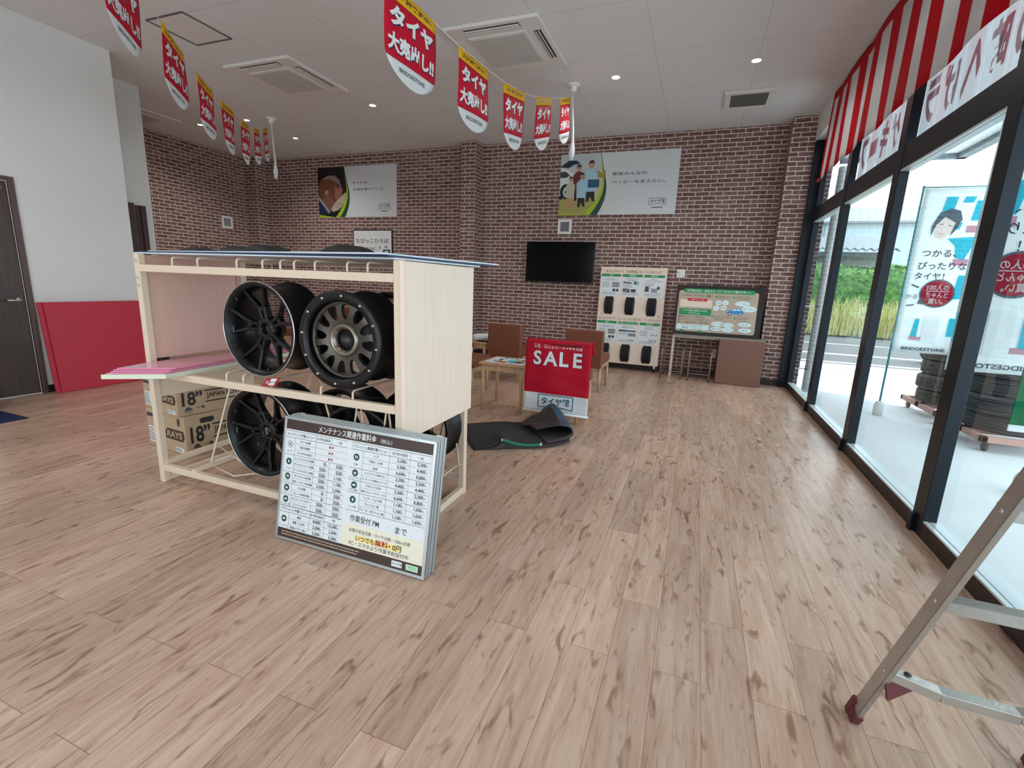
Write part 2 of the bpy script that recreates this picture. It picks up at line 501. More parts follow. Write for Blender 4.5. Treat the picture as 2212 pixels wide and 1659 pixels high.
class Print(MB):
    STEP = 0.0004
    def __init__(s, F, step=None):
        super().__init__(); s.F = F; s.step = step or Print.STEP
    def P(s, u, v, L): return s.F @ Vector((u, v, L * s.step))
    def poly(s, pts, m, L=1): s.face([s.vert(s.P(u, v, L)) for u, v in pts], m)
    def rect(s, u0, v0, u1, v1, m, L=1): s.poly([(u0, v0), (u1, v0), (u1, v1), (u0, v1)], m, L)
    def rrect(s, u0, v0, u1, v1, r, m, L=1):
        pts = []
        for cx, cy, a in ((u1 - r, v0 + r, -pi / 2), (u1 - r, v1 - r, 0), (u0 + r, v1 - r, pi / 2), (u0 + r, v0 + r, pi)):
            for k in range(5): pts.append((cx + r * cos(a + pi / 2 * k / 4), cy + r * sin(a + pi / 2 * k / 4)))
        s.poly(pts, m, L)
    def disc(s, u, v, r, m, L=1, ry=None, n=24): s.poly([(u + r * cos(2 * pi * k / n), v + (ry or r) * sin(2 * pi * k / n)) for k in range(n)], m, L)
    def line(s, a, b, w, m, L=1):
        dx, dy = b[0] - a[0], b[1] - a[1]; l = hypot(dx, dy) or 1
        nx, ny = -dy / l * w / 2, dx / l * w / 2
        s.poly([(a[0] + nx, a[1] + ny), (a[0] - nx, a[1] - ny), (b[0] - nx, b[1] - ny), (b[0] + nx, b[1] + ny)], m, L)
    def text(s, t, u, v, h, m, L=2, align='c', bold=0.0, w=None, mirror=False, rot=0.0, maxw=None, shear=0.0):
        vs, fs = glyphs(t, bold)
        if not vs: return
        x0 = min(p[0] for p in vs); x1 = max(p[0] for p in vs)
        y0 = min(p[1] for p in vs); y1 = max(p[1] for p in vs)
        ref = max(y1 - y0, 0.68) if len(t) > 1 else max(y1 - y0, 0.4)
        k = h / ref
        kx = k if w is None else w / (x1 - x0)
        if maxw and (x1 - x0) * kx > maxw: kx = maxw / (x1 - x0)
        wid = (x1 - x0) * kx
        off = {'c': -wid / 2, 'l': 0, 'r': -wid}[align]
        ids = []
        cr, sr = cos(rot), sin(rot)
        for x, y in vs:
            px = (x - x0) * kx + off; py = (y - (y0 + y1) / 2) * k
            px += shear * py
            if mirror: px = -px
            ids.append(s.vert(s.P(u + px * cr - py * sr, v + px * sr + py * cr, L)))
        for f in fs: s.face([ids[i] for i in f], m)
    def greek(s, u0, v0, u1, v1, n, m, L=2, seed=1, fill=0.45):
        rd = random.Random(seed); dv = (v1 - v0) / n
        for i in range(n):
            e = u1 - (u1 - u0) * rd.random() * 0.3; x = u0; y = v0 + dv * i + dv * 0.3
            while x < e - 0.002:
                l = min(e - x, rd.uniform(0.006, 0.02)); s.rect(x, y, x + l, y + dv * fill, m, L); x += l + rd.uniform(0.002, 0.004)

XF = lambda x, y, z: frame((x, y, z), (1, 0, 0), (0, 0, 1))        # a print that faces -y

# ================================================================== THE SETTING
ZC = 3.548
def walluv(co, n):
    if abs(n.y) > 0.5: return (co.x, co.z)
    if abs(n.x) > 0.5: return (co.y + 0.07, co.z)
    return (co.x, co.y)

fb = MB(); fb.box(-9.0, -3.1, -0.12, 1.36, 8.0, 0.0)
struct('floor', fb, FLOOR, uvfun=lambda co, n: (co.y, co.x))
cb = MB(); cb.box(-9.0, -3.1, ZC, 1.36, 8.0, ZC + 0.25)
struct('ceiling', cb, CEIL, uvfun=lambda co, n: (co.x + 0.64 + 9.45, co.y - 5.32 + 18.8))
wb = MB()
wb.box(-9.1, 7.848, -0.05, 1.5, 8.1, 4.3)
struct('wall_back', wb, BRICK, uvfun=walluv)
for k, (xa, xb) in enumerate(((-8.8, -8.5), (-3.91, -3.645), (0.92, 1.21))):
    q = MB(); q.box(xa, 7.57, 0, xb, 7.849, ZC); struct('trim_%d' % (k + 2), q, BRICK, uvfun=walluv)
wl = MB(); wl.box(-9.0, 3.3, 0, -8.8, 7.85, ZC)
struct('wall_left_brick', wl, BRICK, uvfun=walluv)
w2 = MB()
w2.box(-6.30, -3.1, 0, -6.145, 1.72, ZC); w2.box(-6.30, 1.72, 2.08, -6.145, 2.74, ZC); w2.box(-6.30, 2.74, 0, -6.145, 3.72, ZC)
w2.box(-7.10, 3.60, 0, -6.30, 3.72, ZC)
w2.box(-7.10, 3.72, 0, -6.95, 4.50, ZC)
w2.box(-9.0, 3.30, 0, -7.05, 3.42, ZC)
struct('wall_left', w2, WHITEWALL)
wr = MB()
wr.box(1.2, -3.1, 3.23, 1.50, 7.85, 4.3)
struct('wall_right', wr, WHITEWALL)
wf = MB()
wf.box(-6.3, -3.3, 0, -3.9, -3.1, 4.3); wf.box(-3.9, -3.3, 2.75, 1.0, -3.1, 4.3); wf.box(1.0, -3.3, 0, 1.5, -3.1, 4.3)  # opening without glass, added behind the camera to let in more daylight
wf.box(-9.1, -3.3, 3.8, 1.5, 8.1, 4.3)
struct('wall_front', wf, WHITEWALL)
bb = MB()
bb.box(-3.645, 7.836, 0, 0.92, 7.85, 0.085); bb.box(-8.5, 7.836, 0, -3.91, 7.85, 0.085); bb.box(0.92, 7.556, 0, 1.21, 7.57, 0.085); bb.box(-3.92, 7.556, 0, -3.635, 7.57, 0.085); bb.box(-3.645, 7.57, 0, -3.633, 7.84, 0.085)
struct('baseboard_back', bb, DARKBASE)
bl = MB()
bl.box(-6.147, 2.74, 0, -6.133, 3.722, 0.075); bl.box(-6.147, -3.0, 0, -6.133, 1.72, 0.075); bl.box(-6.952, 3.72, 0, -6.938, 4.5, 0.075); bl.box(-8.802, 3.42, 0, -8.788, 7.57, 0.075)
struct('baseboard_left', bl, DARKBASE)

# door in the left wall
d = MB(); d.box(-6.16, 1.72, 0, -6.125, 1.765, 2.08); d.box(-6.16, 2.695, 0, -6.125, 2.74, 2.08); d.box(-6.16, 1.765, 2.04, -6.125, 2.695, 2.08)
dr = struct('door_1', d, mat('door_casing', '#5b4846', 0.45), bevel=0.003)
d = MB(); d.box(-6.20, 1.768, 0.008, -6.155, 2.692, 2.038); struct('door_leaf', d, DOORW, dr)
d = MB()
d.lathe([(0.0, 0), (0.026, 0), (0.026, 0.008), (0.0, 0.008)], 20, Matrix.Translation((-6.155, 2.645, 0.94)) @ Matrix.Rotation(-pi / 2, 4, 'Z'))
d.tube([(-6.15, 2.645, 0.94), (-6.105, 2.645, 0.94), (-6.10, 2.63, 0.94), (-6.10, 2.53, 0.94)], 0.009, 10)
struct('door_handle', d, STEEL, dr)
d = MB(); d.lathe([(0.0, 0), (0.022, 0), (0.018, 0.016), (0.0, 0.018)], 16, Matrix.Translation((-6.155, 2.63, 1.975)) @ Matrix.Rotation(-pi / 2, 4, 'Z'))
struct('door_sensor', d, P_GREY, dr)
d = MB(); d.box(-6.96, 4.20, 0, -6.915, 4.262, 2.11); d.box(-6.96, 4.285, 0, -6.93, 4.395, 2.09); d.box(-6.93, 4.335, 0, -6.905, 4.395, 2.09)
struct('trim_1', d, mat('dark_door_jamb', '#4a3635', 0.45), bevel=0.003)

# window wall: four big bays of black aluminium in sight, two more towards the front
FAR = [7.575, 6.125, 4.66, 3.195, 1.73, 0.265, -1.2, -2.67]
XG = 1.352
for i in range(7):
    y1 = FAR[i]; y0 = FAR[i + 1]
    m = MB()
    wdt = 0.20 if i == 0 else 0.13
    m.box(1.295, y1 - wdt, 0.0 if i else 0.0, 1.36, y1, 3.24)
    if i == 0: m.box(1.205, 7.50, 0, 1.36, 7.585, 3.24)
    else: m.box(1.272, y1 - 0.055, 0.0, 1.30, y1 - 0.012, 0.105)
    if i == 6: m.box(1.295, y0 - 0.3, 0, 1.36, y0, 3.24)
    m.box(1.300, y0, 2.225, 1.352, y1 - wdt, 2.395)
    m.box(1.300, y0, 3.14, 1.36, y1 - wdt, 3.24)
    w = struct('window_%d' % (i + 1), m, BLACKFRAME, bevel=0.004)
    m = MB(); m.box(1.298, y0, 0.0, 1.356, y1 - wdt, 0.088)
    struct('sill_board', m, DARKBASE, w)
    m = MB(); m.box(1.299, y0, 0.088, 1.322, y1 - wdt, 0.098); m.box(1.328, y0, 0.088, 1.375, y1 - wdt, 0.098)
    m.box(1.302, y0, 2.213, 1.322, y1 - wdt, 2.225); m.box(1.328, y0, 2.213, 1.375, y1 - wdt, 2.225)
    struct('glazing_track', m, SILL, w)
    m = MB(); m.quad((XG, y0, 0.09), (XG, y1 - wdt, 0.09), (XG, y1 - wdt, 2.22), (XG, y0, 2.22)); m.quad((XG, y0, 2.39), (XG, y1 - wdt, 2.39), (XG, y1 - wdt, 3.15), (XG, y0, 3.15))
    struct('glass_pane', m, GLASS, w)

# ------------------------------------------------------------------ ceiling fittings
def cassette(label, x0, x1, y0, y1, opened):
    t = thing('ceiling_air_conditioner', label, 'air conditioner', ((x0 + x1) / 2, (y0 + y1) / 2, ZC), 0, 'ceiling cassette air conditioners')
    a = (x1 - x0) / 2; b = (y1 - y0) / 2
    m = MB(); m.box(-a, -b, -0.035, a, b, 0.0); m.build('panel', ACWHITE, t, bevel=0.012)
    m = MB(); m.box(-a * 0.62, -b * 0.62, -0.045, a * 0.62, b * 0.62, -0.034); m.build('grille_frame', ACWHITE, t, bevel=0.004)
    m = MB()
    for k in range(46):
        yy = -b * 0.56 + k * b * 1.12 / 45; m.box(-a * 0.56, yy - 0.0035, -0.050, a * 0.56, yy + 0.0035, -0.044)
    for k in range(5):
        xx = -a * 0.56 + k * a * 1.12 / 4; m.box(xx - 0.004, -b * 0.56, -0.052, xx + 0.004, b * 0.56, -0.044)
    m.build('intake_grille', GREYMESH, t)
    for k, ang in enumerate((0, pi / 2, pi, -pi / 2)):
        R = Matrix.Rotation(ang, 4, 'Z'); h = a if k % 2 else b
        m = MB(); m.box(-a * 0.58, -h * 0.90, -0.0365, a * 0.58, -h * 0.76, -0.035, None, R)
        if opened[k]:
            s_ = m.build('outlet_slot', DARKSLOT, t)
            m = MB(); m.box(-a * 0.57, -h * 0.86, -0.047, a * 0.57, -h * 0.845, -0.036, None, R); m.box(-a * 0.57, -h * 0.80, -0.049, a * 0.57, -h * 0.79, -0.036, None, R)
            m.build('louver', ACWHITE, s_)
        else:
            m.build('closed_louver', ACWHITE, t)
    return t
cassette('white ceiling air conditioner nearest the windows, behind the right flag string', -2.45, -1.52, 4.31, 5.29, (1, 1, 0, 0))
cassette('white ceiling air conditioner in the middle of the ceiling, right of the left flag string', -5.24, -4.29, 4.32, 5.28, (1, 1, 0, 0))
cassette('white ceiling air conditioner in the far left bay, mostly cut off by the white wall', -8.55, -7.72, 4.75, 5.6, (0, 0, 0, 0))

t = thing('ceiling_hatch', 'square access hatch outlined in grey on the ceiling above the left flags', 'hatch', (-4.82, 3.66, ZC))
m = MB()
for a, b in (((-.24, -.245), (.24, -.245)), ((.24, -.245), (.24, .245)), ((.24, .245), (-.24, .245)), ((-.24, .245), (-.24, -.245))):
    m.bar((a[0], a[1], -0.003), (b[0], b[1], -0.003), 0.022, 0.006, None)
m.build('hatch_frame', mat('hatch_grey', '#6f6b69', 0.6), t)
m = MB(); m.box(-.225, -.23, -0.004, .225, .23, 0.0); m.build('hatch_lid', ACWHITE, t)

t = thing('ceiling_vent', 'square white ventilation grille on the ceiling near the back right corner', 'vent', (0.31, 6.76, ZC))
m = MB()
m.box(-.27, -.27, -0.03, .27, -.20, 0); m.box(-.27, .20, -0.03, .27, .27, 0); m.box(-.27, -.2, -0.03, -.20, .2, 0); m.box(.20, -.2, -0.03, .27, .2, 0)
m.build('vent_frame', ACWHITE, t, bevel=0.006)
m = MB()
m.box(-.2, -.2, -0.01, .2, .2, 0)
for k in range(24): m.box(-.2, -.2 + k * .0174 - .004, -0.026, .2, -.2 + k * .0174 + .004, -0.008)
m.build('grille', mat('dark_grille', '#6b6f6c', 0.6), t)

LIT = mat('lit_downlight', '#ffffff', 0.5, emit='#fff6ea', estr=22.0)
DIM = mat('dim_downlight', '#e8e4de', 0.5, emit='#fff2e0', estr=3.0)
def downlight(label, x, y, lit, watts):
    t = thing('ceiling_downlight', label, 'downlight', (x, y, ZC), 0, 'recessed ceiling downlights')
    m = MB(); m.lathe([(0.038, 0.002), (0.056, 0.0), (0.060, -0.004), (0.056, -0.008), (0.042, -0.006), (0.036, 0.0)], 28, Matrix.Rotation(pi / 2, 4, 'X')); m.build('trim_ring', WHITEPLASTIC, t)
    m = MB(); m.lathe([(0.0, -0.010), (0.026, -0.009), (0.038, -0.003), (0.038, 0.002)], 24, Matrix.Rotation(pi / 2, 4, 'X')); o = m.build('lens', LIT if lit else DIM, t)
    l = lamp('downlight_lamp', 'SPOT', (x, y, ZC - 0.03), watts, (1.0, 0.96, 0.91), shadow_soft_size=0.05, spot_size=radians(150), spot_blend=0.8)
    return t
W = 30
downlight('bright downlight on the ceiling just right of the right flag string', -1.10, 5.78, 1, W)
downlight('bright downlight on the ceiling nearest the red and white curtain', 0.29, 5.75, 1, W)
downlight('lit downlight midway between the two flag strings', -4.34, 5.81, 1, W)
downlight('small downlight above the brick corner, between the left flags and the baby poster', -6.64, 6.77, 0, W)
downlight('downlight partly hidden behind the middle pennants of the left flag string', -6.66, 5.84, 0, W)
downlight('leftmost small downlight, seen between pennants near the white wall end', -7.63, 5.82, 0, W)

downlight('downlight overhead at the front left of the room, out of view', -4.34, 1.2, 1, 50)  # this and the next two are unseen lamps added to brighten the room
downlight('downlight overhead near the camera, out of view', -1.10, 1.2, 1, 8)
downlight('downlight overhead behind the camera on the left, out of view', -4.34, -1.4, 1, 40)

def alarm(label, x, y):
    t = thing('smoke_detector', label, 'smoke detector', (x, y, ZC), 0, 'smoke detectors')
    R = Matrix.Rotation(pi / 2, 4, 'X')
    m = MB(); m.lathe([(0.0, -0.022), (0.06, -0.022), (0.072, -0.012), (0.074, 0.0)], 28, R); m.build('base', WHITEPLASTIC, t)
    m = MB(); m.lathe([(0.0, -0.075), (0.03, -0.072), (0.036, -0.05), (0.038, -0.022)], 24, R); m.build('sensor_head', WHITEPLASTIC, t)
alarm('white smoke detector where the right flag string is tied', -1.59, 5.86)
alarm('white smoke detector where the left flag string is tied', -6.22, 5.88)

# ------------------------------------------------------------------ wall fittings
def wallvent(label, x, y, z, rz):
    t = thing('wall_vent', label, 'vent', (x, y, z), rz, 'small wall vents')
    m = MB(); a = .115
    m.box(-a, -.025, -a, a, 0, -.075); m.box(-a, -.025, .075, a, 0, a); m.box(-a, -.025, -.075, -.075, 0, .075); m.box(.075, -.025, -.075, a, 0, .075)
    m.build('vent_frame', WHITEPLASTIC, t, bevel=0.005)
    m = MB(); m.box(-.075, -.004, -.075, .075, 0, .075); m.build('dark_opening', DARKSLOT, t)
    m = MB()
    for k in range(9): m.box(-.072 + k * .018 - .002, -.016, -.074, -.072 + k * .018 + .005, -.004, .074)
    m.build('vertical_slats', mat('slat_grey', '#a7adaf', 0.5), t)
wallvent('square white wall vent on the brick above the television', -2.14, 7.848, 2.222, 0)
wallvent('square white wall vent on the left brick wall, above the display rack', -8.80, 7.09, 2.24, radians(90))

t = thing('television', 'flat black television mounted on the brick wall', 'television', (-2.165, 7.775, 1.655))
m = MB(); m.box(-.575, -.05, -.325, .575, -.015, .325); m.build('bezel', BLACKPL, t, bevel=0.006)
m = MB(); m.box(-.565, -.0515, -.308, .565, -.0495, .316); m.build('screen', SCREEN, t)
m = MB(); m.box(-.2, -.02, -.2, .2, .048, .2); m.build('wall_bracket', BLACKPL, t)

t = thing('light_switch', 'white switch plate on the brick between the tyre board and support sign', 'switch', (-.27, 7.848, 1.535))
m = MB(); m.box(-.06, -.012, -.062, .06, 0, .062); m.build('plate', WHITEPLASTIC, t, bevel=0.004)
m = MB(); m.box(-.022, -.017, -.03, .022, -.011, .03); m.build('rocker', WHITEPLASTIC, t, bevel=0.002)
m = MB(); m.lathe([(0, 0), (.007, 0), (.007, .006), (0, .006)], 12, Matrix.Translation((-.04, -.017, .01))); m.build('pilot_lamp', P_BLACK, t)
t = thing('power_outlet', 'small beige outlet plate low on the brick behind the stool frames', 'outlet', (.345, 7.848, .36))
m = MB(); m.box(-.04, -.01, -.06, .04, 0, .06); m.build('plate', WHITEPLASTIC, t, bevel=0.003)
m = MB(); m.box(-.015, -.014, -.03, .015, -.009, .03); m.build('socket', P_LGREY, t)

def swoosh(p, w, h, cx, off=0.0):
    # the curved right edge shared by both posters: list of (u, v) from top to bottom
    pts = []
    for k in range(25):
        v = h - h * k / 24; f = k / 24
        u = cx + 0.075 * sin(pi * min(1, f * 1.05) * 0.55 + 0.1) - 0.52 * max(0, f - 0.42) ** 1.9 * 1.6
        pts.append((u + off * (0.12 + 2.3 * f * f), v))
    return pts
def tirelogo(p, u, v, s, col, L=2):
    # 'タイヤ館' in its box with the bowed lower edge; s = width
    h = s * 0.38; w_ = s * 0.025
    p.line((u - s / 2, v + h / 2), (u + s / 2, v + h / 2), w_, col, L); p.line((u - s / 2, v + h / 2), (u - s / 2, v - h / 2), w_, col, L); p.line((u + s / 2, v + h / 2), (u + s / 2, v - h / 2), w_, col, L)
    pr_ = None
    for k in range(11):
        x = u - s / 2 + s * k / 10; y = v - h / 2 + h * 0.16 * sin(pi * k / 10)
        if pr_: p.line(pr_, (x, y), w_, col, L)
        pr_ = (x, y)
    p.text('タイヤ館', u, v + h * 0.06, h * 0.58, col, L, bold=0.025, maxw=s * 0.82)

def poster(label, x, z, kind):
    t = thing('wall_poster', label, 'poster', (x, 7.848, z), 0, 'wide posters on the brick wall')
    w, h = 1.81, 0.915
    m = MB(); m.box(0, -.012, 0, w, 0, h); m.build('panel', mat('poster_panel', '#d5dadc', 0.4), t)
    p = Print(XF(0, -.0122, 0), .00025)
    E = swoosh(p, w, h, 0.625)
    G1 = swoosh(p, w, h, 0.625, 0.045); G2 = swoosh(p, w, h, 0.625, 0.095)
    cl = lambda pts: [(max(0, u), v) for u, v in pts]
    p.poly(cl(G2) + [(0, 0), (0, h)], P_DGREEN, 1)
    p.poly(cl(G1) + [(0, 0), (0, h)], P_LIME, 2)
    if kind == 'baby':
        p.poly([(max(0, u), v) for u, v in E if u > 0.0] + [(0, 0.05), (0, h)], P_BLACK, 3)
        p.poly([(.02, .62), (.10, .71), (.25, .77), (.42, .76), (.52, .68), (.56, .56), (.60, .50), (.585, .44), (.56, .40), (.55, .33), (.46, .26), (.33, .24), (.2, .26), (.08, .34), (.02, .45)], P_SKIN2, 4)
        p.poly([(.10, .70), (.25, .77), (.42, .76), (.52, .68), (.56, .56), (.50, .60), (.40, .66), (.28, .70)], mat('print_hair', '#8d7d70', .5), 5)
        p.poly([(.42, .60), (.55, .56), (.60, .50), (.56, .42), (.54, .34), (.45, .29), (.40, .38), (.40, .5)], mat('print_cheek', '#94604d', .5), 5)
        p.disc(.485, .565, .035, P_BLACK, 6, .018); p.line((.44, .60), (.53, .61), .012, P_BLACK, 6)
        p.poly([(.12, .06), (.10, .34), (.17, .46), (.22, .47), (.27, .42), (.33, .34), (.42, .27), (.38, .14)], mat('print_hand', '#7c5443', .5), 7)
        p.disc(.205, .46, .05, mat('print_hand_light', '#b08b77', .5), 8, .04)
        p.poly([(.40, .27), (.52, .36), (.66, .46), (.67, .40), (.63, .28), (.56, .19), (.47, .13), (.34, .10), (.30, .16)], mat('print_cloth', '#b3a895', .5), 8)
        p.line((.44, .27), (.58, .22), .014, mat('print_cloth_fold', '#8d8475', .5), 9); p.line((.40, .20), (.52, .15), .014, mat('print_cloth_fold', '#8d8475', .5), 9)
        p.poly([(0, .42), (.28, .10), (.24, .07), (0, .34)], P_GREY, 9)
        p.poly([(0, .34), (.24, .07), (0.0, .05)], P_NAVY, 9)
    else:
        B = [(max(0, u), v) for u, v in E if u > 0.0]
        p.poly(B + [(0, 0.04), (0, h)], mat('print_sky', '#bfc8c9', .5), 3)
        fld = [q for q in B if q[1] < .56]
        p.poly([(0, .56)] + fld + [(0, .04)], P_SAND, 4)
        p.poly([(0, .25)] + [q for q in B if q[1] < .25] + [(0, .04)], mat('print_grass', '#a8a35a', .5), 5)
        p.poly([(.30, .60), (.45, .58), (.55, .60), (.60, .66), (.66, .62), (.72, .66), (.735, .55), (.30, .55)], P_OLIVE, 5)
        p.poly([(.52, .60), (.55, .70), (.58, .60)], P_DGREEN, 6)
        # white estate car with the tailgate open
        p.poly([(0, .72), (.10, .70), (.20, .64), (.24, .56), (.23, .42), (.15, .30), (0, .28)], P_WHITE, 6)
        p.poly([(0, .74), (.13, .82), (.25, .82), (.32, .77), (.22, .76), (.13, .71), (0, .73)], P_NAVY, 7)
        p.poly([(0, .66), (.09, .66), (.16, .60), (.10, .57), (0, .57)], P_DGREY, 7)
        p.disc(.10, .36, .095, P_BLACK, 7, .115); p.disc(.11, .355, .055, P_LGREY, 8, .08); p.disc(.11, .355, .02, P_DGREY, 9)
        p.poly([(0, .30), (.05, .29), (.05, .24), (0, .24)], P_BLACK, 7)
        def figure(x, ft, hd, top, bot, s, B_):
            p.poly([(x - .05 * s, ft), (x - .015 * s, ft), (x, hd - .42 * s), (x + .03 * s, ft + .01), (x + .065 * s, ft), (x + .055 * s, hd - .34 * s), (x - .055 * s, hd - .34 * s)], bot, B_)
            p.poly([(x - .075 * s, hd - .36 * s), (x + .075 * s, hd - .36 * s), (x + .085 * s, hd - .14 * s), (x + .03 * s, hd - .08 * s), (x - .03 * s, hd - .08 * s), (x - .085 * s, hd - .14 * s)], top, B_ + 1)
            p.disc(x, hd - .035 * s, .033 * s, P_SKIN, B_ + 2, .045 * s)
            p.poly([(x - .036 * s, hd - .04 * s), (x - .03 * s, hd + .008 * s), (x, hd + .02 * s), (x + .03 * s, hd + .008 * s), (x + .036 * s, hd - .04 * s), (x + .02 * s, hd - .015 * s), (x - .02 * s, hd - .015 * s)], P_BLACK, B_ + 3)
        figure(.30, .22, .74, P_MAROON, P_BLACK, 1.05, 8)
        figure(.50, .20, .79, P_LBLUE, P_BLACK, 1.22, 12)
        figure(.36, .12, .62, P_LBLUE, P_BLACK, 1.0, 18)
        figure(.18, .12, .57, mat('print_cream_coat', '#c6c4b0', .5), P_SKIN, 0.85, 22)
        p.rect(.455, .41, .635, .535, P_TEAL, 16); p.rect(.45, .53, .64, .555, P_LGREY, 17)
    p.build('printed_picture', P_WHITE, t)
    p = Print(XF(0, -.0122, 0), .00025); tirelogo(p, w - .27, .185, .25, P_DGREY, 3)
    p.rect(w - .35, .095, w - .19, .108, P_DGREY, 3); p.build('printed_logo', P_DGREY, t)
    p = Print(XF(0, -.0122, 0), .00025)
    if kind == 'baby': p.text('タイヤは、', .82, .62, .045, P_DGREY, 4, 'l', w=.38, bold=.01); p.text('未来を乗せている。', .83, .50, .045, P_DGREY, 4, 'l', w=.72, bold=.01)
    else: p.text('家族みんなの', .83, .60, .05, P_DGREY, 4, 'l', w=.52, bold=.01); p.text('ハッピーを支えたい。', .83, .48, .05, P_DGREY, 4, 'l', w=.80, bold=.01)
    p.build('printed_lettering', P_DGREY, t)
    return t
poster('wide poster with a sleeping baby on a dark ground, left on the brick wall', -7.175, 2.415, 'baby')
poster('wide poster with a family beside a white car, right on the brick wall', -2.26, 2.40, 'family')

t = thing('kids_corner_sign', 'white sign in thin black frame reading Kids corner above the rack', 'sign', (-6.36, 7.848, 1.60))
m = MB(); m.box(0, -.02, 0, .895, 0, .58); m.build('frame', P_BLACK, t, bevel=0.003)
m = MB(); m.box(.018, -.023, .018, .877, -.019, .562); m.build('panel', P_WHITE, t)
p = Print(XF(0, -.0232, 0))
p.text('ちびっこひろば', .44, .375, .085, P_DGREY, 1, w=.75, bold=.012)
p.text('Kids corner', .31, .245, .06, P_DGREY, 1, w=.42); p.rect(.22, .213, .56, .217, P_DGREY, 1)
p.disc(.615, .255, .028, P_TAN, 1); p.rect(.72, .24, .795, .29, P_TAN, 1)
p.poly([(.66, .05), (.86, .05), (.845, .22), (.69, .22)], P_TEAL, 1); p.disc(.765, .15, .05, P_LEMON, 2); p.disc(.765, .14, .03, P_TAN, 3)
p.build('printed_lettering', P_DGREY, t)

# ================================================================== THE TYRE AND WHEEL DISPLAY RACK
X0, X1, Y0, Y1, ZT = -2.985, -1.215, 1.80, 2.49, 1.37
rack = thing('display_rack', 'cream steel wheel display rack with pale wood end panel, standing mid-floor', 'rack', (X0, Y0, 0))
def L(x, y, z): return (x - X0, y - Y0, z)
def rbox(m, a, b, mm=None): m.box(*L(*a), *L(*b), mm)
for x in (X0, X1 - .04):
    for y in (Y0, Y1 - .04):
        m = MB(); rbox(m, (x, y, 0), (x + .04, y + .04, ZT)); o = m.build('post', CREAM, rack, bevel=0.004)
        if x == X0:
            for z in (1.20, 1.24, 1.335):
                m = MB(); m.lathe([(0, -.006), (.007, -.004), (.009, 0)], 12, Matrix.Translation(L(x + .024, y - .0005 if y == Y0 else y, z)))
                m.build('screw', STEEL, o)
for x in (X0, X1 - .04):
    m = MB(); rbox(m, (x + .003, Y0 + .04, .002), (x + .037, Y1 - .04, .045)); m.build('foot_bar', CREAM, rack, bevel=0.003)
for y in (Y0 - .001, Y1 - .031):
    for nm, z in (('top_rail', 1.272), ('middle_rail', .668), ('bottom_rail', .078)):
        m = MB(); rbox(m, (X0 + .04, y, z), (X1 - .04, y + .032, z + .039)); m.build(nm, CREAM, rack, bevel=0.003)
# side plates, end panel, film covered board, apron
m = MB(); rbox(m, (X1 - .001, Y0 - .008, .545), (X1 + .017, Y1 + .008, 1.366)); m.build('end_panel', MAPLE, rack, bevel=0.002)
m = MB(); rbox(m, (X0 + .006, Y0 + .041, .770), (X0 + .024, Y1 - .041, 1.272)); m.build('film_covered_panel', PEACH, rack)
m = MB(); rbox(m, (X0 + .002, Y1 - .075, .77), (X0 + .026, Y1 - .062, 1.345)); m.build('corner_strip', mat('salmon_strip', '#c98270', .5), rack)
m = MB(); rbox(m, (X0 + .004, Y0 + .041, 1.312), (X0 + .03, Y1 - .041, 1.366)); m.build('top_apron', PEACH, rack)
m = MB(); rbox(m, (X0 + .004, Y0 + .041, .535), (X0 + .03, Y1 - .041, .638)); m.build('lower_apron', CREAM, rack, bevel=.003)
m = MB(); rbox(m, (X0 + .02, Y0 + .02, .112), (X0 + .05, Y1 - .02, .14)); rbox(m, (X0 + .3, Y0, .117), (X0 + .33, Y1, .135)); m.build('cross_bar', CREAM, rack)
def cradle(xs, z0, up, name):
    for x in xs:
        m = MB()
        P = [(x, Y0 + .015, z0 - .02), (x, Y0 + .015, z0 + up - .012), (x, Y0 + .020, z0 + up - .003), (x, Y0 + .030, z0 + up), (x, Y1 - .030, z0 + up), (x, Y1 - .020, z0 + up - .003), (x, Y1 - .015, z0 + up - .012), (x, Y1 - .015, z0 - .02)]
        m.tube([L(*p) for p in P], .0055, 8); m.build(name, CREAM, rack)
cradle((-2.688, -2.492, -2.208, -2.033, -1.916, -1.829, -1.702, -1.514, -1.40), 1.305, .05, 'wire_cradle')
cradle((-2.35, -2.226, -2.025, -1.70, -1.505), .705, .044, 'wire_cradle')
for xa, xb in ((-2.35, -2.56), (-2.33, -2.16), (-1.70, -1.55), (-1.495, -1.59), (-1.478, -1.40), (-1.325, -1.40), (-1.315, -1.25)):
    m = MB()
    for y in ((Y1 - .04,) if xb == -2.16 else (Y0 + .035, Y1 - .04)): m.tube([L(xa, y, .68), L(xb, y, .20), L(xb + .012, y, .185)], .005, 8)
    m.tube([L(xb, Y0 + .035, .19), L(xb, Y1 - .04, .19)], .005, 8)
    m.build('lower_wire_support', CREAM, rack)
m = MB(); m.tube([L(-2.74, 2.02, .20), L(-2.45, 1.93, .185), L(-2.1, 1.95, .19)], .005, 8); m.tube([L(-2.70, 1.93, .112), L(-2.42, 1.86, .118), L(-2.2, 2.1, .118)], .005, 8); m.build('loose_wire', CREAM, rack)
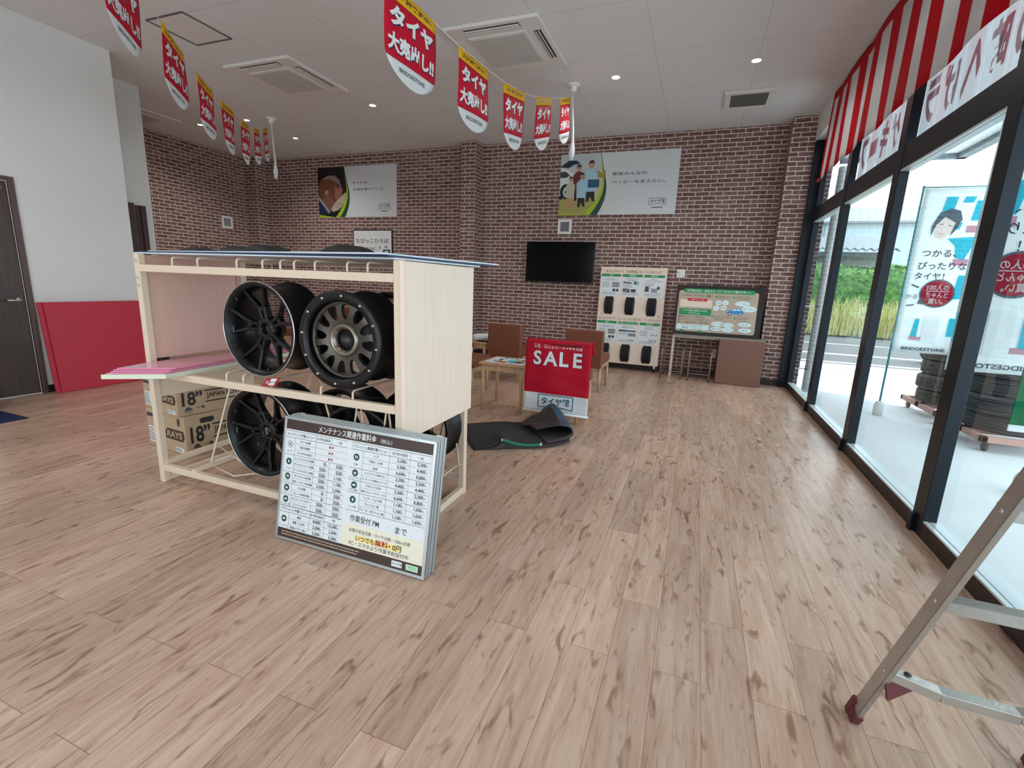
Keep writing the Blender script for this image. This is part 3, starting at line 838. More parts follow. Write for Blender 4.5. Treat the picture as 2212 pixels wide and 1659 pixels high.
# long shelf board resting on the middle rails at the left end
sh = MB()
SH = [(-2.885, 1.511), (-2.635, 1.678), (-2.72, 2.66), (-2.938, 2.66), (-2.938, 1.80)]
sh.prism([(x - X0, y - Y0) for x, y in SH], .7085, .7325, Matrix.Identity(4)); sh.build('side_shelf', mat('pale_green_edge', '#dfe6d2', .4), rack, bevel=.002)
m = MB(); rbox(m, (-3.28, 1.98, 0), (-3.25, 2.01, .64)) if False else None
for k, (dx, dy, zz) in enumerate(((0, .01, .7330), (.004, .03, .7395), (-.002, .045, .7460), (.003, .06, .7525))):
    pb = thing('pink_board', ['thin pink wrapped board lying lowest on the rack shelf board', 'thin pink wrapped board second from the bottom on the shelf board', 'thin pink wrapped board second from the top on the shelf board', 'thin shiny pink wrapped board on top of the shelf board pile'][k], 'board', (0, 0, zz), 0, 'pink wrapped boards on the rack')
    q = [(-2.880 + dx, 1.525 + dy), (-2.650 + dx, 1.678 + dy), (-2.735 + dx, 2.60 + dy * .3), (-2.934 + dx, 2.60 + dy * .3), (-2.934 + dx, 1.80)]
    m = MB(); m.prism(q, 0, .0058, Matrix.Identity(4)); m.build('wrapped_panel', PINKFILM, pb, bevel=.0015)
# boards lying on the rack top
NAVYB = mat('navy_board_back', '#16264a', .3)
WHB = mat('blue_white_board', '#cfdcea', .25)
for k, (q, z, m1, lab) in enumerate((
        ([(-3.02, 1.83), (-1.235, 1.79), (-1.16, 2.50), (-2.98, 2.46)], 1.3712, WHB, 'thin blue white board lying lowest on top of the display rack'),
        ([(-3.06, 1.88), (-1.245, 1.755), (-1.125, 2.62), (-2.97, 2.52)], 1.3797, NAVYB, 'dark blue thin board in the middle of the rack top pile'),
        ([(-3.09, 1.95), (-1.262, 1.735), (-1.105, 2.64), (-2.92, 2.58)], 1.3882, WHB, 'pale glossy board uppermost on the display rack, under the tyres'))):
    b_ = thing('thin_board', lab, 'board', (0, 0, z), 0, 'thin boards on the rack top')
    m = MB(); m.prism(q, 0, .0075, Matrix.Identity(4)); m.build('sheet', m1, b_, bevel=.001)

# ------------------------------------------------------------------ tyres
TREAD = None
def tread_mat(name, base, gap, rough=0.7, lines=0.028, slant=0.35):
    m = bpy.data.materials.new(name); m.use_nodes = True
    t = NT(m); b = t.n['Principled BSDF']
    uv = t.add('ShaderNodeUVMap'); mp = t.add('ShaderNodeMapping'); mp.inputs['Rotation'].default_value = (0, 0, slant)
    t.link(uv.outputs[0], mp.inputs['Vector'])
    w = t.add('ShaderNodeTexWave', i_Scale=1.0 / (lines * 6.283) * pi, i_Distortion=0.6, bands_direction='X'); w.inputs['Detail'].default_value = 1.0
    t.link(mp.outputs[0], w.inputs['Vector'])
    r = ramp(t, [(0.12, gap), (0.3, base)], w.outputs['Fac']); t.link(r.outputs[0], b.inputs['Base Color'])
    b.inputs['Roughness'].default_value = rough
    bp = t.add('ShaderNodeBump', i_Strength=0.8, i_Distance=0.006); r2 = ramp(t, [(0.1, (0, 0, 0, 1)), (0.3, (1, 1, 1, 1))], w.outputs['Fac'])
    t.link(r2.outputs[0], bp.inputs['Height']); t.link(bp.outputs[0], b.inputs['Normal'])
    return m
TREADN = tread_mat('new_tread', '#23262a', '#0c0d0f')
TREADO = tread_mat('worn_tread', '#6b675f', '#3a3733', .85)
def tire_profile(R, w, ri):
    # closed ring section: bead, sidewall, shoulder, grooved tread
    h = w / 2; P = [(ri, -h * .72), (ri + .012, -h * .86), (ri + (R - ri) * .45, -h), (R - .028, -h * .93), (R - .010, -h * .80)]
    n0 = len(P)
    for c in (-.42, -.14, .14, .42):
        g = .0045; d = .009
        P += [(R, h * (c - .06) - g), (R - d, h * (c - .06) - g + .001), (R - d, h * (c + .06) + g - .001), (R, h * (c + .06) + g)]
    n1 = len(P)
    P += [(R - .010, h * .80), (R - .028, h * .93), (ri + (R - ri) * .45, h), (ri + .012, h * .86), (ri, h * .72), (ri + .03, h * .6), (R - .03, h * .5), (R - .03, -h * .5), (ri + .03, -h * .6)]
    return P, n0, n1
def tire_mesh(R, w, ri, M=None, rub=RUBBER, trd=None, n=64, a0=0.0, a1=2 * pi):
    P, n0, n1 = tire_profile(R, w, ri)
    ms = [(trd or TREADN) if n0 - 1 <= i < n1 else rub for i in range(len(P))]
    m = MB(); m.lathe(P, n, M, ms, a0, a1, closed=True, capends=True); return m
for lab, x, y, r, top in (('leftmost black tyre on the rack top, tread facing the room', -3.10, 2.28, .33, 1.438),
                      ('second black tyre from the left on the rack top', -2.69, 2.26, .34, 1.448),
                      ('third black tyre from the left on the rack top, overlapping its neighbour', -2.38, 2.16, .34, 1.450),
                      ('black tyre alone on the right half of the rack top, below the kids sign', -1.84, 2.22, .35, 1.460)):
    # display samples: cut arcs of a tyre lying on the boards
    ang = math.acos((r - (top - 1.3962)) / r)
    t = thing('tire', lab, 'tyre', (x, y, 1.3962), radians(-6), 'black tyres on the rack top')
    m = tire_mesh(r, .20, r - .012 - (top - 1.3962) * .0 - .10 * 0 - .0 if False else r - .11, Matrix.Translation((0, 0, -(r - (top - 1.3962)))), n=24, a0=pi / 2 - ang, a1=pi / 2 + ang)
    # flatten everything that would reach below the boards
    m.v = [(a, b, max(c, 0.0)) for a, b, c in m.v]
    m.build('tread_arc', None, t)

# ------------------------------------------------------------------ wheels
def wheel(label, c, R, depth, style, rz=0.0, rot=0.0, lip=False):
    t = thing('car_wheel', label, 'wheel', c, rz, 'wheels on the display rack')
    Rb = R - .022
    pr_ = [(R - .012, 0.0), (R, .004), (R, .012), (R - .010, .018), (Rb, .024), (Rb - .012, .05), (Rb - .012, depth * .55), (Rb, depth - .03), (R - .006, depth - .018), (R, depth - .010), (R, depth - .003), (R - .012, depth),
           (R - .020, depth - .004), (Rb - .010, depth - .03), (Rb - .022, depth * .55), (Rb - .020, .05), (Rb - .008, .020), (R - .020, .004)]
    m = MB(); m.lathe(pr_, 72, None, BLACKALLOY, closed=True); barrel = m.build('barrel', BLACKALLOY, t)
    if lip:
        m = MB(); m.lathe([(R - .004, -.0015), (R + .0008, .001), (R + .0008, .005), (R - .003, .0045)], 72, None, closed=True); m.build('polished_lip', CHROME, t)['label'] = 'bright polished rim edge'
    if style == 'five':
        hub_y = .060
        for k in range(5):
            a = rot + 2 * pi * k / 5
            m = MB()
            def pt(r, da, y): return (r * cos(a + da), y, r * sin(a + da))
            ra_ = Vector((cos(a), 0, sin(a))); tg = Vector((-sin(a), 0, cos(a)))
            for sgn in (-1, 1):
                rows = []
                for r, lat, wv, y, d_ in ((.040, .0135, .0095, .050, .050), (.075, .0150, .0095, .046, .046), (.110, .0185, .0100, .043, .040), (.140, .0300, .0105, .036, .034), (.175, .0470, .0095, .026, .030), (.205, .0610, .0090, .018, .026), (Rb - .014, .0670, .0130, .014, .026)):
                    c_ = ra_ * r + tg * (sgn * lat)
                    rows.append([tuple(c_ + tg * wv * s2 + Vector((0, yy, 0))) for s2, yy in ((-1, y + .005), (-.55, y), (.55, y), (1, y + .005), (.8, y + d_), (-.8, y + d_))])
                m.grid(rows, None, closed=True, smooth=False)
            # web between the two legs, near the hub
            m.prism([(.095, -.020), (.128, -.030), (.118, 0), (.128, .030), (.095, .020)], -.030, -.002, Matrix.Translation((0, hub_y - .014, 0)) @ Matrix.Rotation(-a, 4, 'Y') @ frame((0, 0, 0), (1, 0, 0), (0, 0, 1)))
            sp = m.build('spoke', BLACKALLOY, t)
            m = MB()
            m.prism([(-.009, -.002), (.009, -.002), (.009, .002), (-.009, .002)], -.001, .004, Matrix.Translation((Rb * .94 * cos(a + .62), .018, Rb * .94 * sin(a + .62))) @ Matrix.Rotation(-a, 4, 'Y') @ frame((0, 0, 0), (1, 0, 0), (0, 0, 1)))
            m.build('rim_mark', P_DGREY, sp)
        m = MB(); m.lathe([(.030, hub_y - .012), (.036, hub_y - .016), (.050, hub_y - .012), (.062, hub_y + .0), (.066, hub_y + .03), (.060, hub_y + .07), (.030, hub_y + .07)], 40, closed=True); m.build('hub', BLACKALLOY, t)
        for k in range(5):
            a = rot + 2 * pi * (k + .5) / 5
            m = MB(); m.lathe([(.0, -.002), (.008, -.002), (.009, .004)], 14, Matrix.Translation((.052 * cos(a), hub_y - .012, .052 * sin(a)))); m.build('lug_hole', P_BLACK, t)
    elif style == 'mesh':
        fy = .034
        m = MB(); N = 12
        m.lathe([(R - .004, -.012), (R + .004, -.006), (R + .004, .010), (R - .044, .018), (R - .046, -.004), (R - .030, -.014)], 72, None, BLACKALLOY, closed=True)
        ring = m.build('beadlock_ring', BLACKALLOY, t)
        for k in range(N):
            a = rot + 2 * pi * (k + .5) / N
            m = MB(); m.lathe([(0, -.020), (.006, -.018), (.0075, -.010)], 6, Matrix.Translation(((R - .020) * cos(a), 0, (R - .020) * sin(a)))); m.build('ring_bolt', STEEL, ring)
        ra, rb = .080, R - .046
        m = MB(); m.lathe([(rb - .016, fy - .006), (rb, fy - .012), (rb + .006, fy + .01), (rb - .016, fy + .012)], 72, None, closed=True); m.build('face_rim', GUN, t)
        for k in range(N):
            a = rot + 2 * pi * k / N; rows = []
            for i in range(21):
                f = i / 20; r = ra + (rb - .006 - ra) * f; full = pi / N
                if f < .2: e = 1
                elif f < .4: e = (1 - (f - .2) / .2) ** 2.2
                elif f > .72: e = ((f - .72) / .28) ** 2.4
                else: e = 0
                mid = (.0125 + .004 * f) / r
                ha = mid + (full - mid) * max(0, e)
                y = fy - .010 * sin(pi * f * .8)
                rows.append([(r * cos(a + s2 * ha), y + (.010 if abs(s2) == 1 and False else 0), r * sin(a + s2 * ha)) for s2 in (-1, -.5, .5, 1)] + [(r * cos(a + s2 * ha), y + .022, r * sin(a + s2 * ha)) for s2 in (1, -1)])
            m = MB(); m.grid(rows, None, closed=True, smooth=False); m.build('spoke', GUN, t)
        m = MB(); m.lathe([(.050, fy + .03), (.050, fy + .004), (.058, fy - .004), (.066, fy - .016), (.076, fy - .014), (.084, fy - .001), (.088, fy + .02)], 48, None, closed=True); m.build('hub_ring', mat('machined_bronze', '#8b8379', .28, .85), t)
        m = MB(); m.lathe([(0, fy + .045), (.050, fy + .04), (.052, fy + .01)], 32); m.build('bore', P_BLACK, t)
        for k in range(6):
            a = rot + 2 * pi * k / 6 + .3
            m = MB(); m.lathe([(0, -.004), (.006, -.004), (.008, .006), (.009, .012)], 12, Matrix.Translation((.061 * cos(a), fy + .0, .061 * sin(a)))); m.build('lug_nut', STEEL, t)
    else:
        m = MB()
        for k in range(7):
            a = rot + 2 * pi * k / 7
            rows = []
            for f in (0, .4, .7, 1):
                r = .03 + (Rb - .03) * f; wv = .026 - .008 * f; c_ = Vector((r * cos(a), 0, r * sin(a))); tg = Vector((-sin(a), 0, cos(a))); y = .045 - .03 * f
                rows.append([tuple(c_ + tg * wv * s2 + Vector((0, yy, 0))) for s2, yy in ((-1, y), (1, y), (.9, y + .03), (-.9, y + .03))])
            mm = MB(); mm.grid(rows, None, closed=True, smooth=False); mm.build('spoke', BLACKALLOY, t)
        m = MB(); m.lathe([(0, .04), (.05, .035), (.062, .05), (.062, .09)], 32); m.build('hub', BLACKALLOY, t)
    return t
wA = wheel('black multi-spoke wheel with polished rim edge on the upper tier, beside the pink boards', (-2.098, 1.815, 1.003), .246, .235, 'five', radians(0), radians(100), True)
m = MB(); m.tube([(0, .075, 0), (0, .10, 0)], .028, 24, None); m.build('centre_bore', GUN, wA)
wB = wheel('gunmetal twelve-window wheel with bolted black outer ring on the upper tier', (-1.562, 1.805, .990), .232, .225, 'mesh', radians(2), radians(8))
wB2 = wheel('plain black wheel behind the gunmetal wheel on the upper tier', (-1.53, 2.13, .985), .232, .21, 'seven', radians(2), 0)
wC = wheel('black multi-spoke wheel on the lower tier, left of the price board', (-2.135, 1.815, .437), .250, .235, 'five', 0, radians(118), True)
m = MB(); m.lathe([(0, .044), (.022, .044), (.029, .050), (.030, .06)], 24); cc = m.build('center_cap', BLACKALLOY, wC)
p = Print(frame((0, .0437, 0), (0, 0, 1), (-1, 0, 0), (0, -1, 0))); p.text('RAYS', 0, 0, .012, P_LGREY, 1, rot=pi); p.build('cap_lettering', P_LGREY, cc)
for w_, tx in ((wA, 'RAYS'), (wC, 'RAYS')):
    p = Print(frame((-.185, .012, -.01), (0, 0, 1), (1, 0, 0), (0, -1, 0))); p.text(tx, 0, 0, .010, P_GREY, 1); p.build('rim_lettering', P_GREY, w_)
wD = wheel('plain black wheel at the back of the lower tier behind the price board', (-1.80, 2.055, .435), .240, .20, 'seven', radians(-3), .2)
wE = wheel('plain black wheel on the lower tier behind the pale end panel', (-1.465, 2.275, .435), .235, .19, 'seven', radians(0), .5)
wF = wheel('black wheel in the front row of the lower tier, hidden partly by the price board', (-1.50, 1.83, .437), .235, .20, 'seven', radians(0), .1)
# red card by the upper wheel
t = thing('brand_card', 'small red and white card clipped to the middle rail below the upper wheel', 'card', (-2.065, 1.785, .712))
m = MB(); F = frame((0, 0, 0), (.97, .0, .12), (.05, .3, .95)); m.prism([(0, 0), (.105, .0), (.125, .045), (.03, .045)], 0, .003, F); m.build('card', P_DRED, t)
p = Print(F @ Matrix.Translation((0, 0, .0034)) if False else frame((0, 0, 0), (.97, .0, .12), (.05, .3, .95)) @ Matrix.Translation((0, 0, .0032))); p.poly([(.05, .006), (.09, .006), (.105, .04), (.065, .04)], P_WHITE, 1); p.text('RAYS', .078, .022, .014, P_BLACK, 2); p.text('18', .04, .022, .018, P_WHITE, 2); p.build('card_print', P_WHITE, t)

# ------------------------------------------------------------------ cartons
def carton(label, near, left, right, z, h, hole):
    # near = front right corner, left = far end of the logo face, right = far end of the lettered face
    n = Vector((near[0], near[1], 0)); l = Vector((left[0], left[1], 0)); r = Vector((right[0], right[1], 0))
    t = thing('cardboard_box', label, 'cardboard box', (near[0], near[1], z), 0, 'cartons beside the rack')
    a = l - n; b = r - n
    m = MB(); m.prism([(0, 0), (b.x, b.y), (a.x + b.x, a.y + b.y), (a.x, a.y)], 0, h, Matrix.Identity(4)); body = m.build('carton_body', CARTON, t, bevel=.006)
    m = MB(); c = (a + b) / 2; u = b.normalized() * .03
    m.prism([(c.x - a.x * .48 - u.x, c.y - a.y * .48 - u.y), (c.x - a.x * .48 + u.x, c.y - a.y * .48 + u.y), (c.x + a.x * .48 + u.x, c.y + a.y * .48 + u.y), (c.x + a.x * .48 - u.x, c.y + a.y * .48 - u.y)], h, h + .001, Matrix.Identity(4)); m.build('packing_tape', mat('packing_tape', '#c9b48e', .2), t)
    la = a.length; lb = b.length
    F1 = frame((a.x, a.y, 0), -a / la, (0, 0, 1)); p = Print(F1 @ Matrix.Translation((0, 0, .0007)), .0005)
    # logo face
    p.poly([(la * .50, h * .34), (la * .93, h * .34), (la * .98, h * .45), (la * .96, h * .62), (la * .55, h * .62), (la * .48, h * .5)], P_BROWN, 1)
    p.text('RAYS', la * .73, h * .48, h * .17, CARTON, 2, bold=.03, w=la * .38, shear=.2)
    p.rect(la * .02, h * .62, la * .16, h * .90, P_TAN, 1) if False else None
    p.rect(la * .05, h * .12, la * .24, h * .55, P_PAPER, 1); p.greek(la * .06, h * .15, la * .23, h * .52, 6, P_BLACK, 2, 3, .35); p.rect(la * .03, h * .80, la * .26, h * .90, P_DGREY, 1)
    p.rect(la * .72, h * .05, la * .94, h * .17, P_PAPER, 1); p.greek(la * .73, h * .07, la * .92, h * .15, 2, P_DGREY, 2, 5)
    p.rect(la * .82, h * .74, la * .89, h * .92, P_DGREY, 1)
    F2 = frame((0, 0, 0), b / lb, (0, 0, 1)); q = Print(F2 @ Matrix.Translation((0, 0, .0007)), .0005)
    q.text('18”', lb * .20, h * .50, h * .42, P_BLACK, 1, bold=.03, w=lb * .27); q.rect(lb * .37, h * .66, lb * .98, h * .70, P_BLACK, 1); q.rect(lb * .37, h * .32, lb * .98, h * .36, P_BLACK, 1)
    q.text('JAPAN POWER', lb * .68, h * .51, h * .20, P_BLACK, 1, bold=.025, w=lb * .58)
    q.text('RAYS', lb * .90, h * .24, h * .09, P_DGREY, 1, w=lb * .14); q.text('WHEELS', lb * .14, h * .10, h * .05, P_DGREY, 1) ; q.poly([(lb * .08, h * .15), (lb * .12, h * .25), (lb * .16, h * .25), (lb * .2, h * .15)], P_DGREY, 1); q.line((lb * .24, h * .2), (lb * .3, h * .2), h * .02, P_DGREY, 1); q.disc(lb * .33, h * .2, h * .045, P_DGREY, 1)
    if hole: q.rrect(lb * .20, h * .76, lb * .40, h * .90, h * .065, P_BLACK, 1)
    p.build('logo_print', P_BROWN, body); q.build('lettering', P_BLACK, body)
carton('lower brown carton lettered 18 JAPAN POWER on the floor beside the rack', (-3.24, 2.15), (-3.72, 2.20), (-3.18, 2.66), 0.0, .285, True)
carton('upper brown carton stacked on the other one, left end of the rack', (-3.265, 2.13), (-3.735, 2.21), (-3.18, 2.63), .2865, .235, False)

# ================================================================== PRICE BOARDS LEANING ON THE RACK
TILT = radians(10.5)
BW, BH = .856, .612
def leanframe(x, y, z, tilt): return frame((x, y, z), (1, 0, 0), (0, sin(tilt), cos(tilt)))
def framed(t, F, w, h, dpt, fw, face):
    m = MB(); a = 0
    R = F
    for q in ([(0, 0), (w, 0), (w - fw, fw), (fw, fw)], [(w, 0), (w, h), (w - fw, h - fw), (w - fw, fw)], [(w, h), (0, h), (fw, h - fw), (w - fw, h - fw)], [(0, h), (0, 0), (fw, fw), (fw, h - fw)]):
        m.prism(q, -dpt, 0, R)
    m.build('aluminium_frame', ALU, t, bevel=.0012)
    m = MB(); m.prism([(fw * .8, fw * .8), (w - fw * .8, fw * .8), (w - fw * .8, h - fw * .8), (fw * .8, h - fw * .8)], -dpt + .002, -.0035, R); m.build('panel', face, t)
lab = ['silver framed price board of maintenance charges leaning on the rack, front of its pile', 'silver framed blank board directly behind the price board', 'silver framed blank board in the middle of the leaning pile', 'silver framed blank board second from the back of the leaning pile', 'silver framed blank board at the back of the leaning pile, touching the wheels']
for k in range(5):
    y = 1.600 + k * .0165
    t = thing('price_board' if k == 0 else 'framed_board', lab[k], 'price board' if k == 0 else 'framed board', (-1.835 + (0, .003, .006, .002, .008)[k], y, 0.004), 0, 'framed boards leaning on the rack')
    F = leanframe(0, 0, 0, TILT)
    framed(t, F, BW, BH, .0132, .0135, P_PAPER if k == 0 else P_WHITE)
    if k:
        m = MB(); m.prism([(.02, BH - .001), (.05, BH - .001), (.05, BH + .004), (.02, BH + .004)], -.012, -.004, F); m.prism([(BW - .05, BH - .001), (BW - .02, BH - .001), (BW - .02, BH + .004), (BW - .05, BH + .004)], -.012, -.004, F)
        m.build('corner_clip', STEEL, t) if k == 4 else None
        m = MB(); m.prism([(-.004, .05), (0, .05), (0, .42), (-.004, .42)], -.013, -.009, F); m.build('blue_film_edge', mat('blue_film', '#2a35a8', .3), t) if k == 2 else None
        continue
    iw, ih = BW - .027, BH - .027
    p = Print(F @ Matrix.Translation((.0135, .0135, -.0033)), .00022)
    X = lambda s_: s_ * iw
    T = lambda q: ih * (1 - q)
    p.rect(0, T(.082), iw, ih, P_BROWN, 1); p.rect(0, 0, iw, T(.925), P_BROWN, 1)
    p.text('メンテナンス関連作業料金', X(.44), T(.041), .034, P_WHITE, 2, bold=.012, w=X(.40)); p.text('（税込）', X(.705), T(.047), .020, P_WHITE, 2, w=X(.075))
    r = .0487
    def hline(x0, x1, q, w_=.0012): p.line((X(x0), T(q)), (X(x1), T(q)), w_, P_DGREY, 2)
    def vline(x, q0, q1, w_=.0011): p.line((X(x), T(q0)), (X(x), T(q1)), w_, P_DGREY, 2)
    def table(xa, xi, xb, xc, xd, q, head, groups):
        hline(xa, xd, q - .054, .0018); p.text(head, X((xa + xb) / 2), T(q - .027), .015, P_DGREY, 3, bold=.012, maxw=X((xb - xa) * .92))
        p.text('B-MENBER', X((xb + xc) / 2), T(q - .027), .012, P_DGREY, 3, maxw=X((xc - xb) * .9)); p.text('一般', X((xc + xd) / 2), T(q - .027), .013, P_DGREY, 3)
        vline(xb, q - .054, q); vline(xc, q - .054, q); hline(xa, xd, q, .0018)
        for ic, (nm, rows) in enumerate(groups):
            n = len(rows); q1 = q + n * r; cy = T(q + n * r * .40)
            ux = X((xa + xi) / 2)
            p.disc(ux, cy, .0165, P_DGREEN if ic or head[0] != 'メ' else P_PAPER, 3)
            if not ic and head[0] == 'メ':
                p.disc(ux, cy, .0165, P_DGREEN, 3); p.disc(ux, cy, .0142, P_PAPER, 4)
                for a in range(5): p.line((ux, cy), (ux + .010 * cos(a * 1.257), cy + .010 * sin(a * 1.257)), .003, P_DGREEN, 5)
            else:
                k_ = (ic + len(head)) % 4
                if k_ == 0: p.poly([(ux - .010, cy - .004), (ux + .010, cy - .004), (ux + .008, cy + .001), (ux + .004, cy + .006), (ux - .004, cy + .006), (ux - .009, cy + .001)], P_PAPER, 4)
                elif k_ == 1: p.poly([(ux - .006, cy + .004), (ux + .002, cy + .008), (ux + .007, cy - .005), (ux - .001, cy - .008)], P_PAPER, 4)
                elif k_ == 2: p.rrect(ux - .008, cy - .006, ux + .008, cy + .006, .002, P_PAPER, 4); p.rect(ux - .005, cy - .003, ux + .005, cy + .002, P_DGREEN, 5)
                else: p.disc(ux, cy, .008, P_PAPER, 4, .005); p.rect(ux - .002, cy - .009, ux + .002, cy + .004, P_PAPER, 4)
            p.text(nm, ux, T(q + n * r * .80), .0095, P_DGREY, 3, maxw=X((xi - xa) * .95))
            vline(xi, q, q1); vline(xb, q, q1)
            for j, (a_, b_, c_) in enumerate(rows):
                qc = q + (j + .5) * r
                p.text(a_, X((xi + xb) / 2), T(qc), .0125, P_DGREY, 3, maxw=X((xb - xi) * .94), bold=.012)
                if b_ == '無料': p.text('無 料', X((xb + xd) / 2), T(qc), .0125, P_DRED, 3, bold=.02)
                else:
                    p.text(b_, X(xc) - .022, T(qc), .0175, P_BLACK, 3, 'r', bold=.016); p.text('円' if not b_.endswith('~') else '円〜', X(xc) - .019, T(qc) - .003, .007, P_DGREY, 3, 'l')
                    p.text(c_, X(xd) - .022, T(qc), .0175, P_BLACK, 3, 'r', bold=.016); p.text('円', X(xd) - .019, T(qc) - .003, .007, P_DGREY, 3, 'l'); vline(xc, q + j * r, q + (j + 1) * r)
                if j < n - 1: hline(xi, xd, q + (j + 1) * r, .0008)
            hline(xa, xd, q1, .0016); q = q1
        return q
    q = table(.003, .075, .228, .337, .455, .149, 'メンテナンス作業メニュー', [
        ('タイヤ', [('タイヤ点検', '無料', ''), ('空気圧補充', '無料', ''), ('タイヤWAX掛け', '無料', '')]),
        ('オイル', [('エンジンオイル交換', '0', '550'), ('オイルエレメント交換', '550', '550'), ('オートマチックオイル交換', '550', '1,100')]),
        ('バッテリー', [('ボンネット内交換', '550', '1,100'), ('室内・トランク内交換', '2,200', '2,200')]),
        ('ワイパー', [('ゴム交換', '0', '550'), ('ブレード本体交換', '0', '550')]),
        ('フィルター類', [('エアコンフィルター', '550', '550'), ('エアフィルター', '550', '550')])])
    table(.003, .075, .228, .337, .455, q + .052, 'アライメント作業メニュー', [('アライメント', [('測定', '8,800', '13,200'), ('調整（1カ所）', '2,200', '2,200'), ('長持ちプラン加入', '3,300', '3,300')])])
    table(.476, .562, .735, .866, .992, .149, 'リフレッシュ関連作業メニュー', [
        ('洗車', [('ハブ', '2,200', '2,200'), ('下回り 1カ所', '3,300', '4,400'), ('全体', '6,600', '8,800')]),
        ('ヘッドライトコート', [('ヘッドライト(両タル)', '2,200', '2,200'), ('コーティング(除去+コート)', '4,400', '4,400')]),
        ('ガラス撥水', [('フロントのみ', '2,200', '2,200'), ('全体(フロント・サイド・リア)', '6,600', '8,800')]),
        ('ランプ類', [('ヘッド・フォグ球', '1,100', '1,650'), ('ウィンカー球', '1,100', '1,650'), ('ブレーキ・ポジション球', '1,100', '1,650')])])
    p.rect(X(.465), T(.925), X(1), T(.745), P_CREAM, 1)
    p.text('作業受付 PM', X(.61), T(.695), .032, P_DGREY, 3, bold=.008, w=X(.195)); p.text('まで', X(.85), T(.705), .030, P_DGREY, 3, bold=.008)
    p.text('お車の安全点検・タイヤ点検・100km点検', X(.715), T(.79), .019, P_DGREY, 3, bold=.006, w=X(.40))
    p.rect(X(.565), T(.868), X(.865), T(.825), P_LEMON, 2)
    p.text('いつでも', X(.625), T(.845), .024, P_BLACK, 3, bold=.012, w=X(.125)); p.text('無料', X(.735), T(.842), .030, P_DRED, 3, bold=.02, w=X(.085)); p.text('・0円', X(.822), T(.845), .028, P_BLACK, 3, bold=.016, w=X(.08))
    p.text('PC・スマホより作業予約受付中', X(.715), T(.893), .022, P_DGREY, 3, bold=.008, w=X(.39))
    p.greek(X(.03), T(.985), X(.62), T(.94), 2, P_TAN, 2, 8, .4)
    p.rect(X(.81), T(.985), X(.875), T(.94), P_PAPER, 2); p.text('タイヤ館', X(.8425), T(.9625), .013, P_DGREEN, 3, bold=.02, maxw=X(.058))
    p.rect(X(.90), T(.985), X(.975), T(.94), mat('print_mint', '#bfe3c4', .4), 2); p.text('アプリ', X(.9375), T(.9625), .014, P_GREEN, 3, bold=.02, maxw=X(.065))
    p.build('printed_price_list', P_PAPER, t)

# ================================================================== WAITING AREA FURNITURE
def chair(label, x, y, rz=0.0):
    # origin at the centre of the back legs' line; the seat looks towards local +y
    t = thing('dining_chair', label, 'chair', (x, y, 0), rz, 'brown leather chairs')
    m = MB(); m.box(-.235, 0, .305, .235, .085, .765); m.build('backrest', LEATHER, t, bevel=.018, seg=3)
    m = MB(); m.box(-.235, .07, .335, .235, .60, .445); m.build('seat', LEATHER, t, bevel=.028, seg=3)
    m = MB(); m.box(-.225, .03, .29, -.19, .575, .335); m.box(.19, .03, .29, .225, .575, .335); m.box(-.19, .54, .29, .19, .575, .335); m.box(-.19, .03, .29, .19, .06, .335); m.build('seat_frame', OAK, t, bevel=.003)
    for sx in (-1, 1):
        for yy in (.035, .555):
            m = MB(); m.tube([(sx * .212, yy, .30), (sx * .214, yy + (-.01 if yy < .1 else .006), 0)], [.021, .0135], 12); m.build('leg', OAK, t)
    return t
chair('brown leather chair with its back to the room, left of the banner', -2.305, 5.76)
chair('brown leather chair to the right behind the banner, seat towards the tyre board', -1.232, 5.72)
chair('brown leather chair hidden under the hanging sale banner', -1.155, 4.24)
chair('brown leather chair mostly hidden by the rack end panel, left of the small table', -2.84, 4.97, radians(-90))
# bench in the kids corner
t = thing('bench_sofa', 'long brown leather bench seen through the rack wheels by the back left wall', 'bench', (-5.65, 5.9, 0))
m = MB(); m.box(-.75, 0, .30, .75, .55, .43); m.build('seat', LEATHER, t, bevel=.025)
m = MB(); m.box(-.75, .50, .40, .75, .62, .80); m.build('backrest', LEATHER, t, bevel=.025)
m = MB(); m.box(-.74, .02, .24, .74, .56, .30); m.build('seat_frame', OAK, t, bevel=.004)
for sx in (-.7, .7):
    for yy in (.05, .52):
        m = MB(); m.tube([(sx, yy, .25), (sx, yy, 0)], [.022, .016], 10); m.build('leg', OAK, t)

def side_table(label, x, y, w, d, h):
    t = thing('side_table', label, 'table', (x, y, 0), 0, 'small wooden side tables')
    m = MB(); m.box(-w / 2, -d / 2, h - .022, w / 2, d / 2, h); m.build('tabletop', OAK, t, bevel=.007)
    m = MB()
    a, b = w / 2 - .045, d / 2 - .045
    m.box(-a, -b - .009, h - .085, a, -b + .009, h - .022); m.box(-a, b - .009, h - .085, a, b + .009, h - .022); m.box(-a - .009, -b, h - .085, -a + .009, b, h - .022); m.box(a - .009, -b, h - .085, a + .009, b, h - .022)
    m.build('apron', OAK, t)
    for sx in (-1, 1):
        for sy in (-1, 1):
            m = MB(); m.tube([(sx * a, sy * b, h - .022), (sx * (a + .008), sy * (b + .008), 0)], [.022, .0145], 14); m.build('leg', OAK, t)
    return t
side_table('small light wood table with a colourful picture mat, beside the banner', -1.742, 4.53, .50, .46, .50)
t = thing('picture_mat', 'colourful printed picture mat lying on the near wooden table', 'picture mat', (-1.742, 4.53, .501))
m = MB(); m.box(-.205, -.185, 0, .215, .185, .0015); m.build('sheet', P_PAPER, t)
p = Print(frame((0, 0, .0017), (1, 0, 0), (0, 1, 0)))
rd = random.Random(4)
